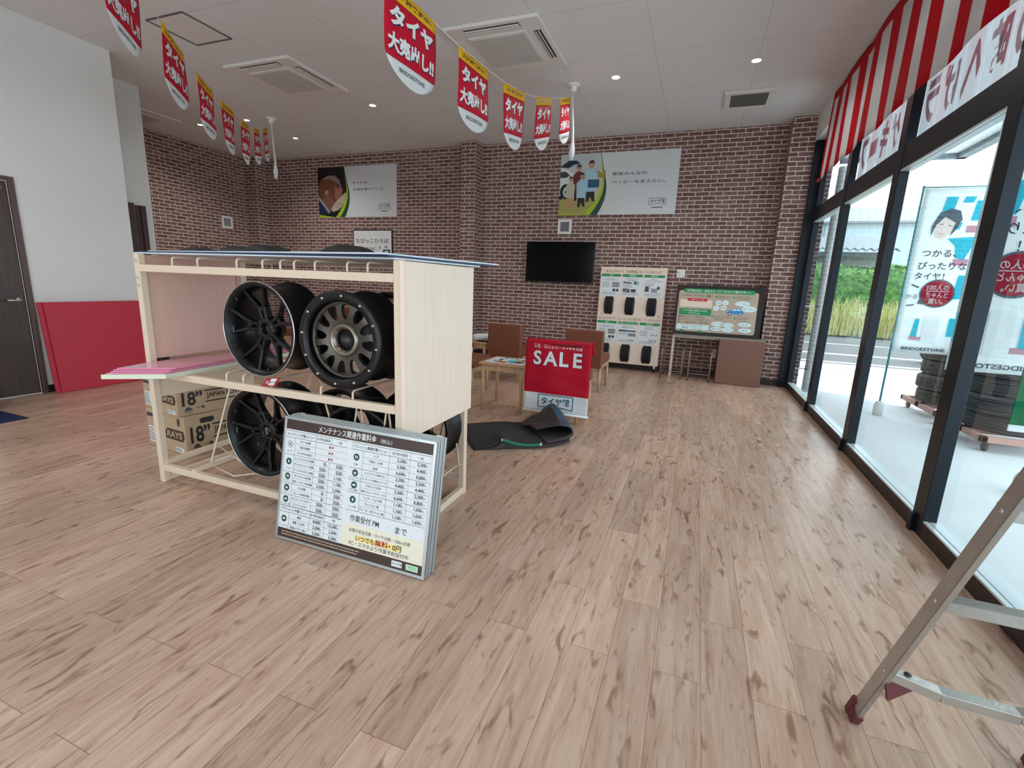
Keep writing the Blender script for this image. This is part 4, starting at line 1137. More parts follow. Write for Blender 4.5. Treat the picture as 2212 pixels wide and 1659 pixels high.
for k in range(26):
    u = rd.uniform(-.16, .18); v = rd.uniform(-.15, .15)
    c_ = [P_NAVY, P_DGREY, P_TEAL][k % 3] if u < -.06 or v > .08 else [P_ORANGE, P_BLUE, P_CYAN, P_YEL, P_NAVY, P_LBLUE][k % 6]
    p.poly([(u + .03 * rd.uniform(.5, 1) * cos(a * 1.0472), v + .026 * rd.uniform(.5, 1) * sin(a * 1.0472)) for a in range(6)], c_, 1 + k % 7)
p.poly([(-.08, -.15), (.02, -.16), (.0, -.09), (-.07, -.10)], P_ORANGE, 9); p.poly([(.0, -.06), (.09, -.07), (.07, .04), (.0, .03)], P_CYAN, 9); p.poly([(.07, -.1), (.15, -.11), (.19, -.03), (.1, -.04)], P_NAVY, 10); p.disc(.1, .05, .025, P_YEL, 10)
p.build('printed_pictures', P_PAPER, t)
side_table('wooden table farther back, left of the chair with its back to the room', -2.80, 5.98, .50, .48, .50)
t = thing('rolled_cloth', 'white rolled cloth lying on the farther wooden table', 'cloth', (-2.67, 5.93, .553))
m = MB(); m.tube([(-.11, -.10, -.006), (-.06, -.06, .0), (.08, .06, .002), (.15, .10, -.002)], [.042, .050, .048, .036], 16); m.build('roll', P_WHITE, t)
t = thing('black_pouch', 'flat black pouch under the white roll on the farther table', 'pouch', (-2.62, 5.84, .501))
m = MB(); m.prism([(-.09, -.05), (.06, -.06), (.10, 0), (.05, .07), (-.07, .05)], 0, .018, Matrix.Identity(4)); m.build('pouch', BLACKPL, t, bevel=.006)
t = thing('folded_banner', 'red folded banner with white edge hanging over the farther wooden table', 'banner', (-2.81, 5.735, .50))
m = MB(); rows = []
for k in range(9):
    f = k / 8; zz = .06 * (1 - f) + .003 if f < .15 else .05 - .36 * (f - .15)
    rows.append([(-.22 + .02 * f, -.02 - .03 * f + .006 * sin(7 * f), zz), (-.05, -.02 - .035 * f, zz + .0), (.05 + .06 * f, -.02 - .03 * f + .006 * sin(5 * f), zz - .02 * f)])
m.grid(rows, cloth_mat('red_cloth', '#b3122a', .15)); m.build('cloth', None, t, solid=.004)
m = MB(); m.tube([(.04, -.03, .06), (.085, -.045, -.10), (.11, -.055, -.28)], .005, 8); m.tube([(-.2, -.05, -.275), (.13, -.055, -.285)], .009, 10); m.build('white_hem_bar', P_WHITE, t)

# hanging sale banner over the chair back
t = thing('sale_banner', 'red hanging cloth banner reading SALE draped over a chair back', 'banner', (-1.455, 4.205, 0))
BR = cloth_mat('banner_red', '#c01530', .1, .5); BWH = cloth_mat('banner_white', '#e0e4e6', .1, .5)
def bpt(u, v): return (u * .628 + .02 * 0, .0 + .006 * sin(9 * u + 2 * v) + .004 * sin(23 * v + 5 * u) * (1 - v), .108 + .645 * v + .012 * sin(6.5 * u + .5) * (v > .97))
m = MB(); m.grid([[bpt(i / 24, j / 30) for i in range(25)] for j in range(31)], None, matf=lambda i, j: BWH if i < 8 else BR)
m.build('cloth', None, t, solid=.0016)
m = MB(); m.grid([[(u * .0261, y, z) for u in range(25)] for y, z in ((.0, .757), (.03, .782), (.075, .788), (.13, .782), (.138, .74), (.14, .66))], BR); m.build('fold_over', None, t, solid=.0016)
m = MB(); m.tube([(-.008, 0, .100), (.636, 0, .100)], .011, 14); m.build('bottom_bar', P_WHITE, t)
class Cloth(Print):
    def P(s, u, v, L):
        q = bpt(u / .628, (v - .108) / .645); return Vector((q[0], q[1] - .0030 - L * .0006, q[2]))
    def line(s, a, b, w, m, L=1):
        for k in range(8):
            l_ = lambda f: (a[0] + (b[0] - a[0]) * f, a[1] + (b[1] - a[1]) * f)
            Print.line(s, l_(k / 8), l_((k + 1) / 8), w, m, L)
p = Cloth(Matrix.Identity(4))
for i, ch in enumerate('SALE'):
    p.text(ch, .125 + i * .128, .615, .135, P_NAVY, 1, bold=.045); p.text(ch, .121 + i * .128, .619, .135, P_WHITE, 2, bold=.03)
p.text('安全・安心なカーライフを応援', .315, .725, .030, P_WHITE, 2, w=.46)
p.build('printed_lettering', P_WHITE, t)
p = Cloth(Matrix.Identity(4)); tirelogo(p, .315, .205, .335, P_TEAL, 2); p.build('printed_logo', P_TEAL, t)

# crumpled mats on the floor
t = thing('floor_mat', 'black crumpled floor mat with a green printed edge, folded over on the floor', 'floor mat', (-1.4, 3.7, 0))
MATB = mat('mat_black', '#24272b', .75, noise=.2, nscale=30); MATD = mat('mat_backing', '#2d2526', .6); MATBL = mat('mat_print_blue', '#33495a', .6)
O = Vector((-1.4, 3.7, 0))
def sheet(ctrl, name, mm, nu=26, nv=14, matf=None, th=.010):
    # ctrl: rows of control points, Catmull-Rom in both directions
    def cr(P, t_):
        n = len(P) - 1; x = min(max(t_ * n, 0), n - 1e-6); i = int(x); f = x - i
        p0, p1, p2, p3 = P[max(i - 1, 0)], P[i], P[i + 1], P[min(i + 2, n)]
        return .5 * ((2 * p1) + (p2 - p0) * f + (2 * p0 - 5 * p1 + 4 * p2 - p3) * f * f + (3 * p1 - p0 - 3 * p2 + p3) * f ** 3)
    rows = []
    C_ = [[Vector(q) - O for q in r] for r in ctrl]
    for j in range(nv + 1):
        col = [cr([C_[a][b] for a in range(len(C_))], j / nv) for b in range(len(C_[0]))]
        rows.append([tuple(cr(col, i / nu)) for i in range(nu + 1)])
    m = MB(); m.grid(rows, mm, matf=matf); return m.build(name, mm, t, solid=th)
sheet([[(-1.50, 3.19, .006), (-1.36, 3.28, .030), (-1.30, 3.33, .075), (-1.22, 3.37, .040), (-1.10, 3.44, .028), (-.98, 3.55, .030), (-.86, 3.70, .035)],
       [(-1.66, 3.38, .014), (-1.48, 3.46, .035), (-1.40, 3.52, .060), (-1.30, 3.56, .040), (-1.18, 3.62, .035), (-1.05, 3.72, .040), (-.90, 3.86, .045)],
       [(-1.90, 3.66, .020), (-1.70, 3.80, .030), (-1.55, 3.90, .035), (-1.45, 3.95, .030), (-1.32, 4.02, .030), (-1.18, 4.10, .030), (-1.05, 4.16, .030)]], 'lower_layer', MATB)
sheet([[(-1.49, 3.185, .002), (-1.35, 3.275, .004), (-1.29, 3.325, .004), (-1.21, 3.365, .004), (-1.08, 3.435, .006), (-.96, 3.53, .010), (-.85, 3.69, .018)],
       [(-1.495, 3.187, .006), (-1.36, 3.28, .022), (-1.30, 3.33, .062), (-1.22, 3.37, .030), (-1.10, 3.44, .022), (-.98, 3.55, .026), (-.86, 3.70, .030)]], 'edge_underside', MATD, nv=4, th=.003)
# green printed strip along the near edge
sheet([[(-1.315, 3.302, .070), (-1.28, 3.325, .058), (-1.23, 3.352, .036), (-1.16, 3.392, .024), (-1.08, 3.436, .022), (-1.03, 3.475, .026)],
       [(-1.312, 3.300, .090), (-1.28, 3.325, .082), (-1.23, 3.352, .062), (-1.16, 3.392, .046), (-1.08, 3.436, .042), (-1.03, 3.475, .046)]], 'green_printed_edge', mat('mat_green', '#1c7a5a', .6), nv=3, th=.006,
      matf=lambda i, j: P_LGREY if j < 2 or j > 23 else mat('mat_green', '#1c7a5a', .6))
sheet([[(-1.02, 3.52, .045), (-.94, 3.60, .045), (-.875, 3.68, .050), (-.845, 3.74, .075), (-.875, 3.77, .115), (-.95, 3.73, .135), (-1.05, 3.68, .120), (-1.13, 3.62, .105)],
       [(-1.12, 3.66, .048), (-1.02, 3.74, .048), (-.95, 3.84, .060), (-.925, 3.92, .08), (-.955, 3.94, .125), (-1.02, 3.88, .135), (-1.13, 3.80, .11), (-1.22, 3.72, .10)],
       [(-1.24, 3.80, .045), (-1.14, 3.90, .055), (-1.06, 4.02, .085), (-1.03, 4.08, .11), (-1.09, 4.01, .235), (-1.115, 3.97, .205), (-1.20, 3.88, .11), (-1.30, 3.78, .07)],
       [(-1.32, 3.90, .045), (-1.26, 3.98, .06), (-1.20, 4.08, .10), (-1.18, 4.10, .11), (-1.20, 4.06, .175), (-1.225, 4.0, .14), (-1.28, 3.93, .12), (-1.36, 3.86, .06)]], 'folded_layer', MATBL, nu=34, nv=20,
      matf=lambda i, j: MATD if j < 15 else (MATBL if j < 24 else MATD))
sheet([[(-1.00, 3.50, .040), (-.93, 3.575, .042), (-.87, 3.655, .047), (-.838, 3.72, .072)], [(-1.005, 3.498, .056), (-.935, 3.572, .062), (-.877, 3.652, .075), (-.835, 3.722, .095)]], 'curled_edge', MATD, nv=3, th=.004)

# ================================================================== BACK WALL DISPLAYS
t = thing('tire_sample_board', 'pale wood board on casters with six tyre samples, against the brick', 'display board', (-1.468, 7.62, 0))
TB = radians(4.5); F = frame((0, 0, .105), (1, 0, 0), (0, sin(TB), cos(TB)))
Wb, Hb = 1.01, 1.505
m = MB(); m.prism([(0, 0), (Wb, 0), (Wb, Hb), (0, Hb)], -.02, 0, F); m.build('board', MAPLE, t, bevel=.002)
for xx in (.05, Wb - .05):
    m = MB(); m.bar((xx, .03, .105), (xx, .17, .105), .03, .02); m.bar((xx, .03, .1), (xx, .03, .062), .03, .03); c_ = m.build('caster_bracket', STEEL, t)
    m = MB(); m.lathe([(0, -.012), (.026, -.012), (.030, -.006), (.030, .006), (.026, .012), (0, .012)], 20, Matrix.Translation((xx, .03, .031)) @ Matrix.Rotation(pi / 2, 4, 'Z')); m.build('caster_wheel', RUBBER, c_)
    m = MB(); m.bar((xx, .165, .105), (xx, .165, .01), .03, .02); m.lathe([(0, -.012), (.026, -.012), (.030, -.006), (.030, .006), (.026, .012), (0, .012)], 20, Matrix.Translation((xx, .155, .031)) @ Matrix.Rotation(pi / 2, 4, 'Z')); m.build('rear_caster', STEEL, t)
p = Print(F @ Matrix.Translation((0, 0, .0003)))
p.text('あなたのタイヤ、交換時期になっていませんか？', Wb / 2, Hb - .068, .05, P_BROWN, 1, w=.85, bold=.004)
p.text('あなたのタイヤ、もったいない減り方していませんか？', Wb / 2, .705, .05, P_BROWN, 1, w=.95, bold=.004)
for vv in (.752,): 
    for ux in (.05, Wb - .075): p.rect(ux, vv, ux + .035, vv + .006, P_BLACK, 1); p.rect(ux, vv + .02, ux + .035, vv + .026, P_BLACK, 1)
p.build('board_heading', P_BROWN, t)
titles = [['新品', '交換目安', '使用不可'], ['新品', '片減り・フェザーエッジ', '両端減り']]
heads = [[('新品タイヤには', '約7〜8mmの溝があります'), ('残り溝が4mmになったら', '交換の目安です'), ('溝の深さが', '1.6mm以下は使用できません')], [('新品タイヤには', '約7〜8mmの溝があります'), ('片側だけが減ると', '寿命が短くなります'), ('両端だけ減るのは', '空気圧不足です')]]
for r_ in range(2):
    for c_ in range(3):
        x0 = .015 + c_ * .33; y0 = (Hb - .455) if r_ == 0 else .318; w_, h_ = .305, .345
        m = MB(); m.prism([(x0, y0), (x0 + w_, y0), (x0 + w_, y0 + h_), (x0, y0 + h_)], 0, .003, F); pn = m.build('info_panel', P_PAPER, t)
        p = Print(F @ Matrix.Translation((x0, y0, .0033)))
        p.rect(0, h_ - .04, w_, h_, P_GREEN, 1); p.text(titles[r_][c_], w_ / 2, h_ - .02, .026, P_WHITE, 2, bold=.015, maxw=w_ * .9)
        p.text(heads[r_][c_][0], w_ / 2, h_ - .066, .016, P_DGREY, 1); p.text(heads[r_][c_][1], w_ / 2, h_ - .092, .019, P_DGREY, 1, bold=.012, maxw=w_ * .92)
        p.greek(.02, h_ - .21, .16, h_ - .12, 4, P_GREY, 1, r_ * 3 + c_); p.greek(.02, .02, w_ - .02, .065, 3, P_GREY, 1, 9 + c_)
        if c_ == 0:
            p.rect(.18, h_ - .20, .29, h_ - .13, P_DGREY, 1); 
            for k in range(6): p.rect(.188 + k * .017, h_ - .19, .197 + k * .017, h_ - .14, P_LGREY, 2)
            p.rrect(.19, .075, .285, .115, .012, P_NAVY, 1); p.poly([(.235, .08), (.245, .08), (.25, .11), (.23, .11)], P_PAPER, 2)
        elif c_ == 1 and r_ == 0:
            p.poly([(.02, .21), (.15, .20), (.15, .22), (.02, .235)], P_DGREY, 1); p.disc(.205, .215, .028, P_GREEN, 1); p.rect(.24, .17, .255, .24, P_GREY, 1)
            p.rect(.02, .07, .13, .125, P_DGREY, 1); p.rect(.145, .07, .22, .12, P_DGREY, 1); p.line((.02, .07), (.13, .12), .008, P_LGREY, 2)
        elif c_ == 2 and r_ == 0:
            p.poly([(.02, .09), (.09, .09), (.08, .17), (.035, .17)], P_DGREY, 1); p.rect(.12, .08, .21, .14, P_GREY, 1); p.disc(.225, .15, .024, P_DGREY, 1)
        elif c_ == 1:
            p.rect(.02, .19, w_ - .02, .21, P_NAVY, 1); p.rect(.17, .12, .285, .165, P_NAVY, 1)
            for k in range(5): p.rect(.18 + k * .021, .125, .19 + k * .021, .16, P_LGREY, 2)
            p.line((.2, .06), (.26, .06), .006, P_DGREY, 1); p.line((.205, .05), (.225, .075), .006, P_DGREY, 1); p.line((.255, .05), (.235, .075), .006, P_DGREY, 1)
        else:
            p.line((.20, .16), (.27, .16), .006, P_DGREY, 1); p.line((.19, .18), (.2, .15), .008, P_DGREY, 1); p.line((.28, .18), (.27, .15), .008, P_DGREY, 1)
            for ux in (.17, .235): p.line((ux, .06), (ux + .04, .09), .006, P_DGREY, 1); p.line((ux, .09), (ux + .04, .06), .006, P_DGREY, 1)
        p.build('panel_print', P_DGREY, pn)
        # half tyre sample below the panel
        R_ = .15; cx = x0 + (.155, .15, .15)[c_]; cy = .908 if r_ == 0 else .168
        zz = min(cy, cy)
        P, n0, n1 = tire_profile(.18, .145, .11)
        outer = [q for q in P[:-4] if q[0] > .12]
        Mx = F @ Matrix.Translation((cx, cy, -.105)) @ Matrix.Rotation(pi / 2, 4, 'Z') @ Matrix.Rotation(0, 4, 'X')
        prof = [(r0, y_) for r0, y_ in outer]
        ang = math.acos(.105 / .18)
        Q = MB(); Q.lathe(prof, 22, Mx, TREADN, pi / 2 - ang, pi / 2 + ang, capends=False)
        Q.build('tire_sample', TREADN, t)

t = thing('corner_desk', 'desk with pale steel frame and brown side cabinet under the support sign', 'desk', (.345, 7.26, 0))
m = MB(); m.box(-.62, .0, .636, .60, .57, .655); m.build('desk_top', mat('grey_desk_top', '#8d837c', .35), t, bevel=.003)
m = MB(); m.box(0.02, 0.0, 0.004, .60, .025, .640); m.build('front_panel', mat('brown_laminate', '#7b5547', .45), t, bevel=.002)
m = MB(); m.box(.02, .025, .004, .045, .56, .636); m.box(.575, .025, .004, .60, .56, .636); m.build('side_panel', mat('brown_laminate', '#7b5547', .45), t)
WST = mat('pale_desk_steel', '#ddd2c8', .4)
m = MB(); m.box(-.62, .17, .60, .02, .20, .636); m.box(-.62, .17, .0, -.59, .20, .60); m.box(-.62, .52, .0, -.59, .55, .636); m.box(-.62, .20, .60, -.59, .55, .63); m.build('frame', WST, t, bevel=.002)
t = thing('support_sign', 'dark framed sign with green heading and a blue car, standing on the desk', 'sign', (-.285, 7.44, .657))
TS = radians(6); F = frame((0, 0, 0), (1, 0, 0), (0, sin(TS), cos(TS)))
m = MB(); m.prism([(0, 0), (1.16, 0), (1.16, .71), (0, .71)], -.018, 0, F); m.build('frame', mat('sign_dark_brown', '#2a211f', .4, spec=.3), t, bevel=.003)
for ux in (.02, .58, 1.14):
    for vv in (.02, .69):
        m = MB(); m.lathe([(0, -.004), (.006, -.003), (.007, 0)], 10, F @ Matrix.Translation((ux, vv, 0)) @ Matrix.Rotation(-pi / 2, 4, 'X') @ Matrix.Rotation(pi, 4, 'X')); m.build('screw', STEEL, t)
p = Print(F @ Matrix.Translation((0, 0, .0004)))
p.rrect(.035, .045, 1.09, .635, .03, P_TAN, 1); p.rrect(.10, .605, .95 + .09, .665, .028, P_GREEN, 2)
p.text('お客様の安心・安全なカーライフをタイヤ館がサポート', .565, .635, .040, P_WHITE, 3, bold=.008, w=.84)
p.text('クルマの健康維持', .135, .565, .020, P_BROWN, 2); p.text('アライメント調整', .36, .565, .038, P_BLACK, 2, bold=.012, w=.225); p.line((.235, .545), (.235, .585), .003, P_BROWN, 2); p.line((.49, .545), (.49, .585), .003, P_BROWN, 2)
p.rect(.065, .40, .50, .505, mat('print_peach', '#e9d6c6', .4), 2)
p.poly([(.155, .505), (.17, .525), (.42, .525), (.435, .505), (.42, .485), (.17, .485)], P_RED, 3); p.text('ご存知ですか？ご存知', .295, .505, .018, P_WHITE, 4, w=.18)
p.rect(.06, .285, .50, .375, P_GREEN, 2); p.text('タイヤ交換と同時にするのが', .28, .348, .028, P_WHITE, 3, bold=.01, w=.33); p.text('オススメ!!', .27, .31, .028, P_WHITE, 3, bold=.01)
for k, s_ in enumerate(('●燃費やコントロール性能が向上！', '●タイヤやサスペンションの耐久性アップ！', '●ハンドル操作が楽になり、運転が快適に！')):
    p.text(s_, .06, .258 - k * .04, .027, P_BLACK, 2, 'l', bold=.006, w=(.36, .43, .44)[k])
p.rect(.05, .075, .49, .145, P_BUBBLE, 2); p.text('お引渡しを希望の際は', .26, .125, .016, P_DGREY, 3, w=.3); p.text('最寄り店', .17, .096, .022, P_TEAL, 3, bold=.02); p.text('で施工になります', .33, .096, .016, P_DGREY, 3)
p.poly([(.10, .05), (.15, .05), (.125, .02)], P_GREEN, 3); p.poly([(.35, .05), (.40, .05), (.375, .02)], P_GREEN, 3); p.rect(.10, .047, .15, .066, P_GREEN, 3); p.rect(.35, .047, .40, .066, P_GREEN, 3)
for (ux, vv, n_, a_) in ((.545, .56, '1', ('お客様のタイヤを', '安全点検します！')), (.775, .56, '2', ('お客様にあった最適な', 'タイヤをご提案します')), (.525, .28, '3', ('タイヤをより長く・安全に', '使って頂くためのメンテを', 'ご提案します')), (.82, .27, '4', ('購入後もお客様の', 'カーライフを', 'サポートします！'))):
    p.disc(ux, vv, .016, P_GREEN, 2); p.text(n_, ux, vv, .018, P_WHITE, 3)
    for k, s_ in enumerate(a_): p.text(s_, ux + .025, vv + .008 - k * .024, .018, P_BLACK, 2, 'l', maxw=.2)
for (ux, vv, a, b, s_) in ((.585, .475, .042, .036, '空気圧'), (.675, .48, .042, .036, 'ミゾ'), (.56, .40, .042, .036, 'キズ'), (.655, .405, .042, .036, '偏摩耗'), (.895, .475, .098, .036, 'タイヤにあった'), (.985, .405, .098, .042, '最適なタイヤを選びます'), (.60, .175, .085, .032, 'アライメント調整'), (.74, .165, .075, .032, 'ローテーション'), (.595, .105, .078, .032, '窒素ガス充填'), (.745, .10, .078, .032, 'バランス'), (.955, .185, .085, .030, '100km点検'), (.965, .105, .085, .030, '定期点検')):
    p.disc(ux, vv, a, P_BUBBLE, 4, b); p.text(s_, ux, vv, .018, P_DGREY, 5, maxw=a * 1.6)
p.poly([(.70, .335), (.715, .365), (.755, .375), (.785, .405), (.865, .41), (.905, .375), (.92, .365), (.92, .34), (.905, .33), (.72, .325)], P_BLUE, 6)
p.poly([(.765, .377), (.79, .398), (.825, .40), (.825, .377)], P_BUBBLE, 7); p.poly([(.833, .377), (.833, .40), (.86, .402), (.885, .377)], P_BUBBLE, 7)
for ux in (.745, .885): p.disc(ux, .33, .022, P_BLACK, 7); p.disc(ux, .33, .013, P_BUBBLE, 8)
p.build('printed_sign', P_TAN, t)

def stoolframe(label, x, y, rz):
    t = thing('tube_frame_rack', label, 'tube frame', (x, y, 0), rz, 'brown tube frames by the desk')
    BRT = mat('brown_tube', '#947a72', .4, .2)
    w = .145; d_ = .13
    for sx in (-w, w):
        m = MB(); m.tube([(sx, -d_, .035), (sx, -d_, .40), (sx, -d_ + .02, .435), (sx, d_ - .02, .435), (sx, d_, .40), (sx, d_, .035)], .011, 10); m.build('side_tube', BRT, t)
        for sy in (-d_, d_):
            m = MB(); m.lathe([(0, -.008), (.015, -.008), (.017, 0), (.015, .008), (0, .008)], 14, Matrix.Translation((sx, sy, .018)) @ Matrix.Rotation(pi / 2, 4, 'Z')); m.box(sx - .008, sy - .006, .02, sx + .008, sy + .006, .04); m.build('caster', RUBBER, t)
    m = MB(); m.tube([(-w, -d_, .11), (w, -d_, .11)], .0065, 8); m.tube([(-w, d_, .11), (w, d_, .11)], .0065, 8); m.tube([(-w, d_, .19), (w, d_, .19)], .0065, 8); m.tube([(-w, d_, .43), (w, d_, .43)], .0065, 8); m.build('cross_tubes', BRT, t)
stoolframe('brown tube frame on small wheels beside the tyre board', -.235, 7.42, radians(-4))
stoolframe('brown tube frame on small wheels next to the brown desk cabinet', .145, 7.38, radians(-3))

# red boards leaning on the left wall
REDB = mat('red_laminate_board', '#c02a42', .45)
for k, (ya, lab) in enumerate(((2.745, 'red laminate board leaning against the white wall, behind the other red board'), (2.785, 'red laminate board leaning on the white wall, front of two'))):
    t = thing('red_board', lab, 'board', (-6.098 + k * .018, ya, 0.003), 0, 'red boards on the left wall')
    a = radians(5.6); F = frame((0.088, 0, 0), (0, 1, 0), (-sin(a), 0, cos(a)))
    m = MB(); m.prism([(0, 0), (.905, 0), (.905, .920), (0, .920)], -.015, 0.0, F); m.build('panel', REDB, t, bevel=.002)
# roll-up stand at the left edge of view
t = thing('banner_stand', 'pale blue upright banner stand with dark blue foot at the left edge', 'banner stand', (-5.60, 2.06, 0))
m = MB(); m.box(-.50, -.10, 0, .40, .10, .012); m.box(-.50, -.045, .012, .10, .045, .10); m.build('foot', mat('navy_foot', '#1c2b52', .4), t, bevel=.006)
m = MB(); m.box(-.48, -.006, .10, .075, .006, 1.0); m.build('banner_panel', P_BUBBLE, t)

# ================================================================== BUNTING
CORD = mat('white_cord', '#d9d4cf', .6)
FY = cloth_mat('pennant_yellow', '#f2c01c', .25, .5); FR = cloth_mat('pennant_red', '#d01535', .25, .5); FW = cloth_mat('pennant_white', '#e6e8ea', .25, .5)
def pennant(label, group, a, b, h, yaw=0.0):
    # a, b: top corners (the string runs through them)
    A = Vector(a); B = Vector(b); w = hypot(B.x - A.x, B.y - A.y)
    U = (B - A) / w; n = Vector((B.y - A.y, -(B.x - A.x), 0)).normalized()
    t = thing('pennant', label, 'pennant', tuple(A), 0, group)
    F = frame((0, 0, 0), U, (0, 0, 1), -n if n.dot(Vector((0, 0, 1.29)) - A) < 0 else n)
    bow = lambda u, v: .010 * sin(pi * u / w) * (-v / h) + .006 * sin(5 * u + 9 * v + A.y * 3)
    def side(k): # outline half width (from left) at relative height k
        return 0.0 if k < .70 else w * .5 * (1 - sqrt(max(0, 1 - ((k - .70) / .30) ** 1.7)))
    def zone(k0, k1, mm, nm, steps=8):
        rows = []
        for j in range(steps + 1):
            k = k0 + (k1 - k0) * j / steps; s_ = side(min(k, .997)); v = -h * k
            rows.append([tuple(F @ Vector((s_ + (w - 2 * s_) * i / 10, v, bow(s_ + (w - 2 * s_) * i / 10, v)))) for i in range(11)])
        m = MB(); m.grid(rows, mm); return m.build(nm, mm, t, solid=.0015)
    zone(0, .145, FY, 'yellow_band', 3); zone(.145, .76, FR, 'red_field', 12); zone(.76, 1.0, FW, 'white_tip', 8)
    class C2(Print):
        def P(s, u, v, L): return F @ Vector((u, v, bow(u, v) + .0011 + L * .0005))
    p = C2(F)
    p.text('大好評実施中！', w * .5, -h * .073, h * .062, P_BLACK, 1, bold=.02, w=w * .78)
    for dx, dy, mm, L_ in ((.006, -.006, P_NAVY, 1), (0, 0, P_WHITE, 2)):
        p.text('タイヤ', w * .5 + dx, -h * .30 + dy, h * .215, mm, L_, bold=.05, w=w * .84)
        p.text('大売出し!!', w * .5 + dx, -h * .585 + dy, h * .205, mm, L_, bold=.045, w=w * .90)
    p.text('BRIDGESTONE', w * .5, -h * .85, h * .052, P_DGREEN, 1, bold=.02, w=w * .52)
    p.build('printed_lettering', P_WHITE, t)
G2 = 'pennants on the right flag string'; G1 = 'pennants on the left flag string'
R2 = [(2.255, 2.742, 2.735, 2.752), (3.034, 3.514, 2.761, 2.798), (3.818, 4.275, 2.832, 2.911), (4.598, 5.06, 2.991, 3.140), (5.384, 5.80, 3.249, 3.40)]
for k, (y0, y1, z0, z1) in enumerate(R2):
    pennant(['large red tyre sale pennant, top cut by the frame, nearest on the right string', 'red tyre sale pennant in front of the right air conditioner, second on its string', 'red tyre sale pennant, third on the right string, above the brick pillar', 'red tyre sale pennant, fourth on the right string, just left of the family poster', 'narrow-looking red tyre sale pennant tied nearest the smoke detector on the right string'][k], G2, (-1.6, y0, z0), (-1.6, y1, z1), (.435, .46, .475, .475, .475)[k])
D1 = (Vector((2.26, -2.96, 0)) / hypot(2.26, 2.96)); P1 = Vector((-6.2, 5.8, 0))
def on1(s_, z): q = P1 + D1 * s_; return (q.x, q.y, z)
R1 = [(4.76, 4.303, 3.09, 3.055), (3.945, 3.489, 3.029, 2.993), (3.203, 2.74, 2.97, 2.972), (2.467, 2.03, 2.983, 3.012), (1.711, 1.322, 3.025, 3.063), (1.032, .658, 3.127, 3.194), (.40, .04, 3.28, 3.39)]
for k, (s0, s1, z0, z1) in enumerate(R1):
    # seen from the camera the larger s lies to the left
    pennant(['leftmost red tyre sale pennant, top cut by the frame, on the left string', 'red tyre sale pennant over the ceiling hatch corner, second on the left string', 'red tyre sale pennant, third on the left string, before the white wall end', 'red tyre sale pennant, fourth on the left string, above the left wall vent', 'red tyre sale pennant, fifth on the left string, over the left brick corner', 'small red tyre sale pennant, sixth on the left string', 'small red tyre sale pennant beside the white tie, last on the left string'][k], G1, on1(s0, z0), on1(s1, z1), .475 if k < 5 else .45)
t = thing('bunting_string', 'thin white string carrying the right row of pennants', 'string', (-1.6, 5.83, 3.42))
m = MB(); pts = [(-1.6, -1.2, 3.54), (-1.6, .2, 3.05), (-1.6, 1.4, 2.80), (-1.6, 2.255, 2.736), (-1.6, 2.742, 2.752), (-1.6, 3.034, 2.762), (-1.6, 3.514, 2.799), (-1.6, 3.818, 2.833), (-1.6, 4.275, 2.912), (-1.6, 4.598, 2.992), (-1.6, 5.06, 3.141), (-1.6, 5.384, 3.25), (-1.6, 5.80, 3.402), (-1.59, 5.84, 3.46), (-1.59, 5.86, 3.50)]
m.tube([(x + 1.6, y - 5.83, z - 3.42) for x, y, z in pts], .0035, 6); m.build('string', CORD, t)
t = thing('bunting_string', 'thin white string carrying the left row of pennants', 'string', (-6.2, 5.83, 3.40))
pts = [on1(7.0, 3.5), on1(5.8, 3.05)]
for s0, s1, z0, z1 in R1: pts += [on1(s0, z0 + .001), on1(s1, z1 + .001)]
pts += [(-6.215, 5.87, 3.47), (-6.22, 5.88, 3.50)]
m = MB(); m.tube([(x + 6.2, y - 5.83, z - 3.40) for x, y, z in pts], .0035, 6); m.build('string', CORD, t)
for lab_, x, y, z0, z1 in (('twisted white cloth tie hanging from the right smoke detector', -1.575, 5.86, 3.50, 2.74), ('twisted white cloth tie hanging from the left smoke detector', -6.19, 5.88, 3.50, 2.70)):
    t = thing('cloth_tie', lab_, 'cloth tie', (x, y, z1), 0, 'white cloth ties')
    m = MB(); H_ = z0 - z1; rows = []
    for j in range(25):
        f = j / 24; r = .012 + .010 * (1 - f) ** 2 + (.016 if f < .25 else 0) * sin(pi * f / .25) + (.006 * sin(19 * f)) ** 2 * 40
        r = min(r, .04); cx = .018 * sin(4 * f + .6) - .01
        rows.append([(cx + r * cos(2 * pi * k / 10 + 3 * f), .6 * r * sin(2 * pi * k / 10 + 3 * f), H_ * f) for k in range(10)])
    m.grid(rows, FW, closed=True); m.face(list(range(10))[::-1], FW); m.build('twisted_cloth', FW, t)

# ================================================================== STRIPED CURTAIN AND PAPER SHEETS ON THE GLASS
CR = cloth_mat('curtain_red', '#cf1027', .35, .7); CW = cloth_mat('curtain_white', '#e4e2e0', .35, .7)
t = thing('striped_curtain', 'red and white vertically striped curtain along the top of the windows', 'curtain', (1.165, 6.78, 2.595))
m = MB(); rows = []
ny = 470; nz = 10; y_end = -2.6
def fold(y, f): return .008 * sin(2 * pi * y / .67 + .9 * sin(y * 1.3)) * (1 - f * .6) + .007 * sin(2 * pi * y / .93 + 1.1 + 1.5 * f)
for j in range(nz + 1):
    f = j / nz; row = []
    for i in range(ny + 1):
        y = 6.78 - (6.78 - y_end) * i / ny
        yy = y - (.19 * f if i == 0 else .19 * f * max(0, 1 - i / 40))
        sag = .018 * abs(sin(pi * (6.78 - y) / .62)) * f * (f > .85)
        row.append((fold(y, f), yy - 6.78, .875 * f - sag + .0))
    rows.append(row)
sw = (6.78 - y_end) / ny
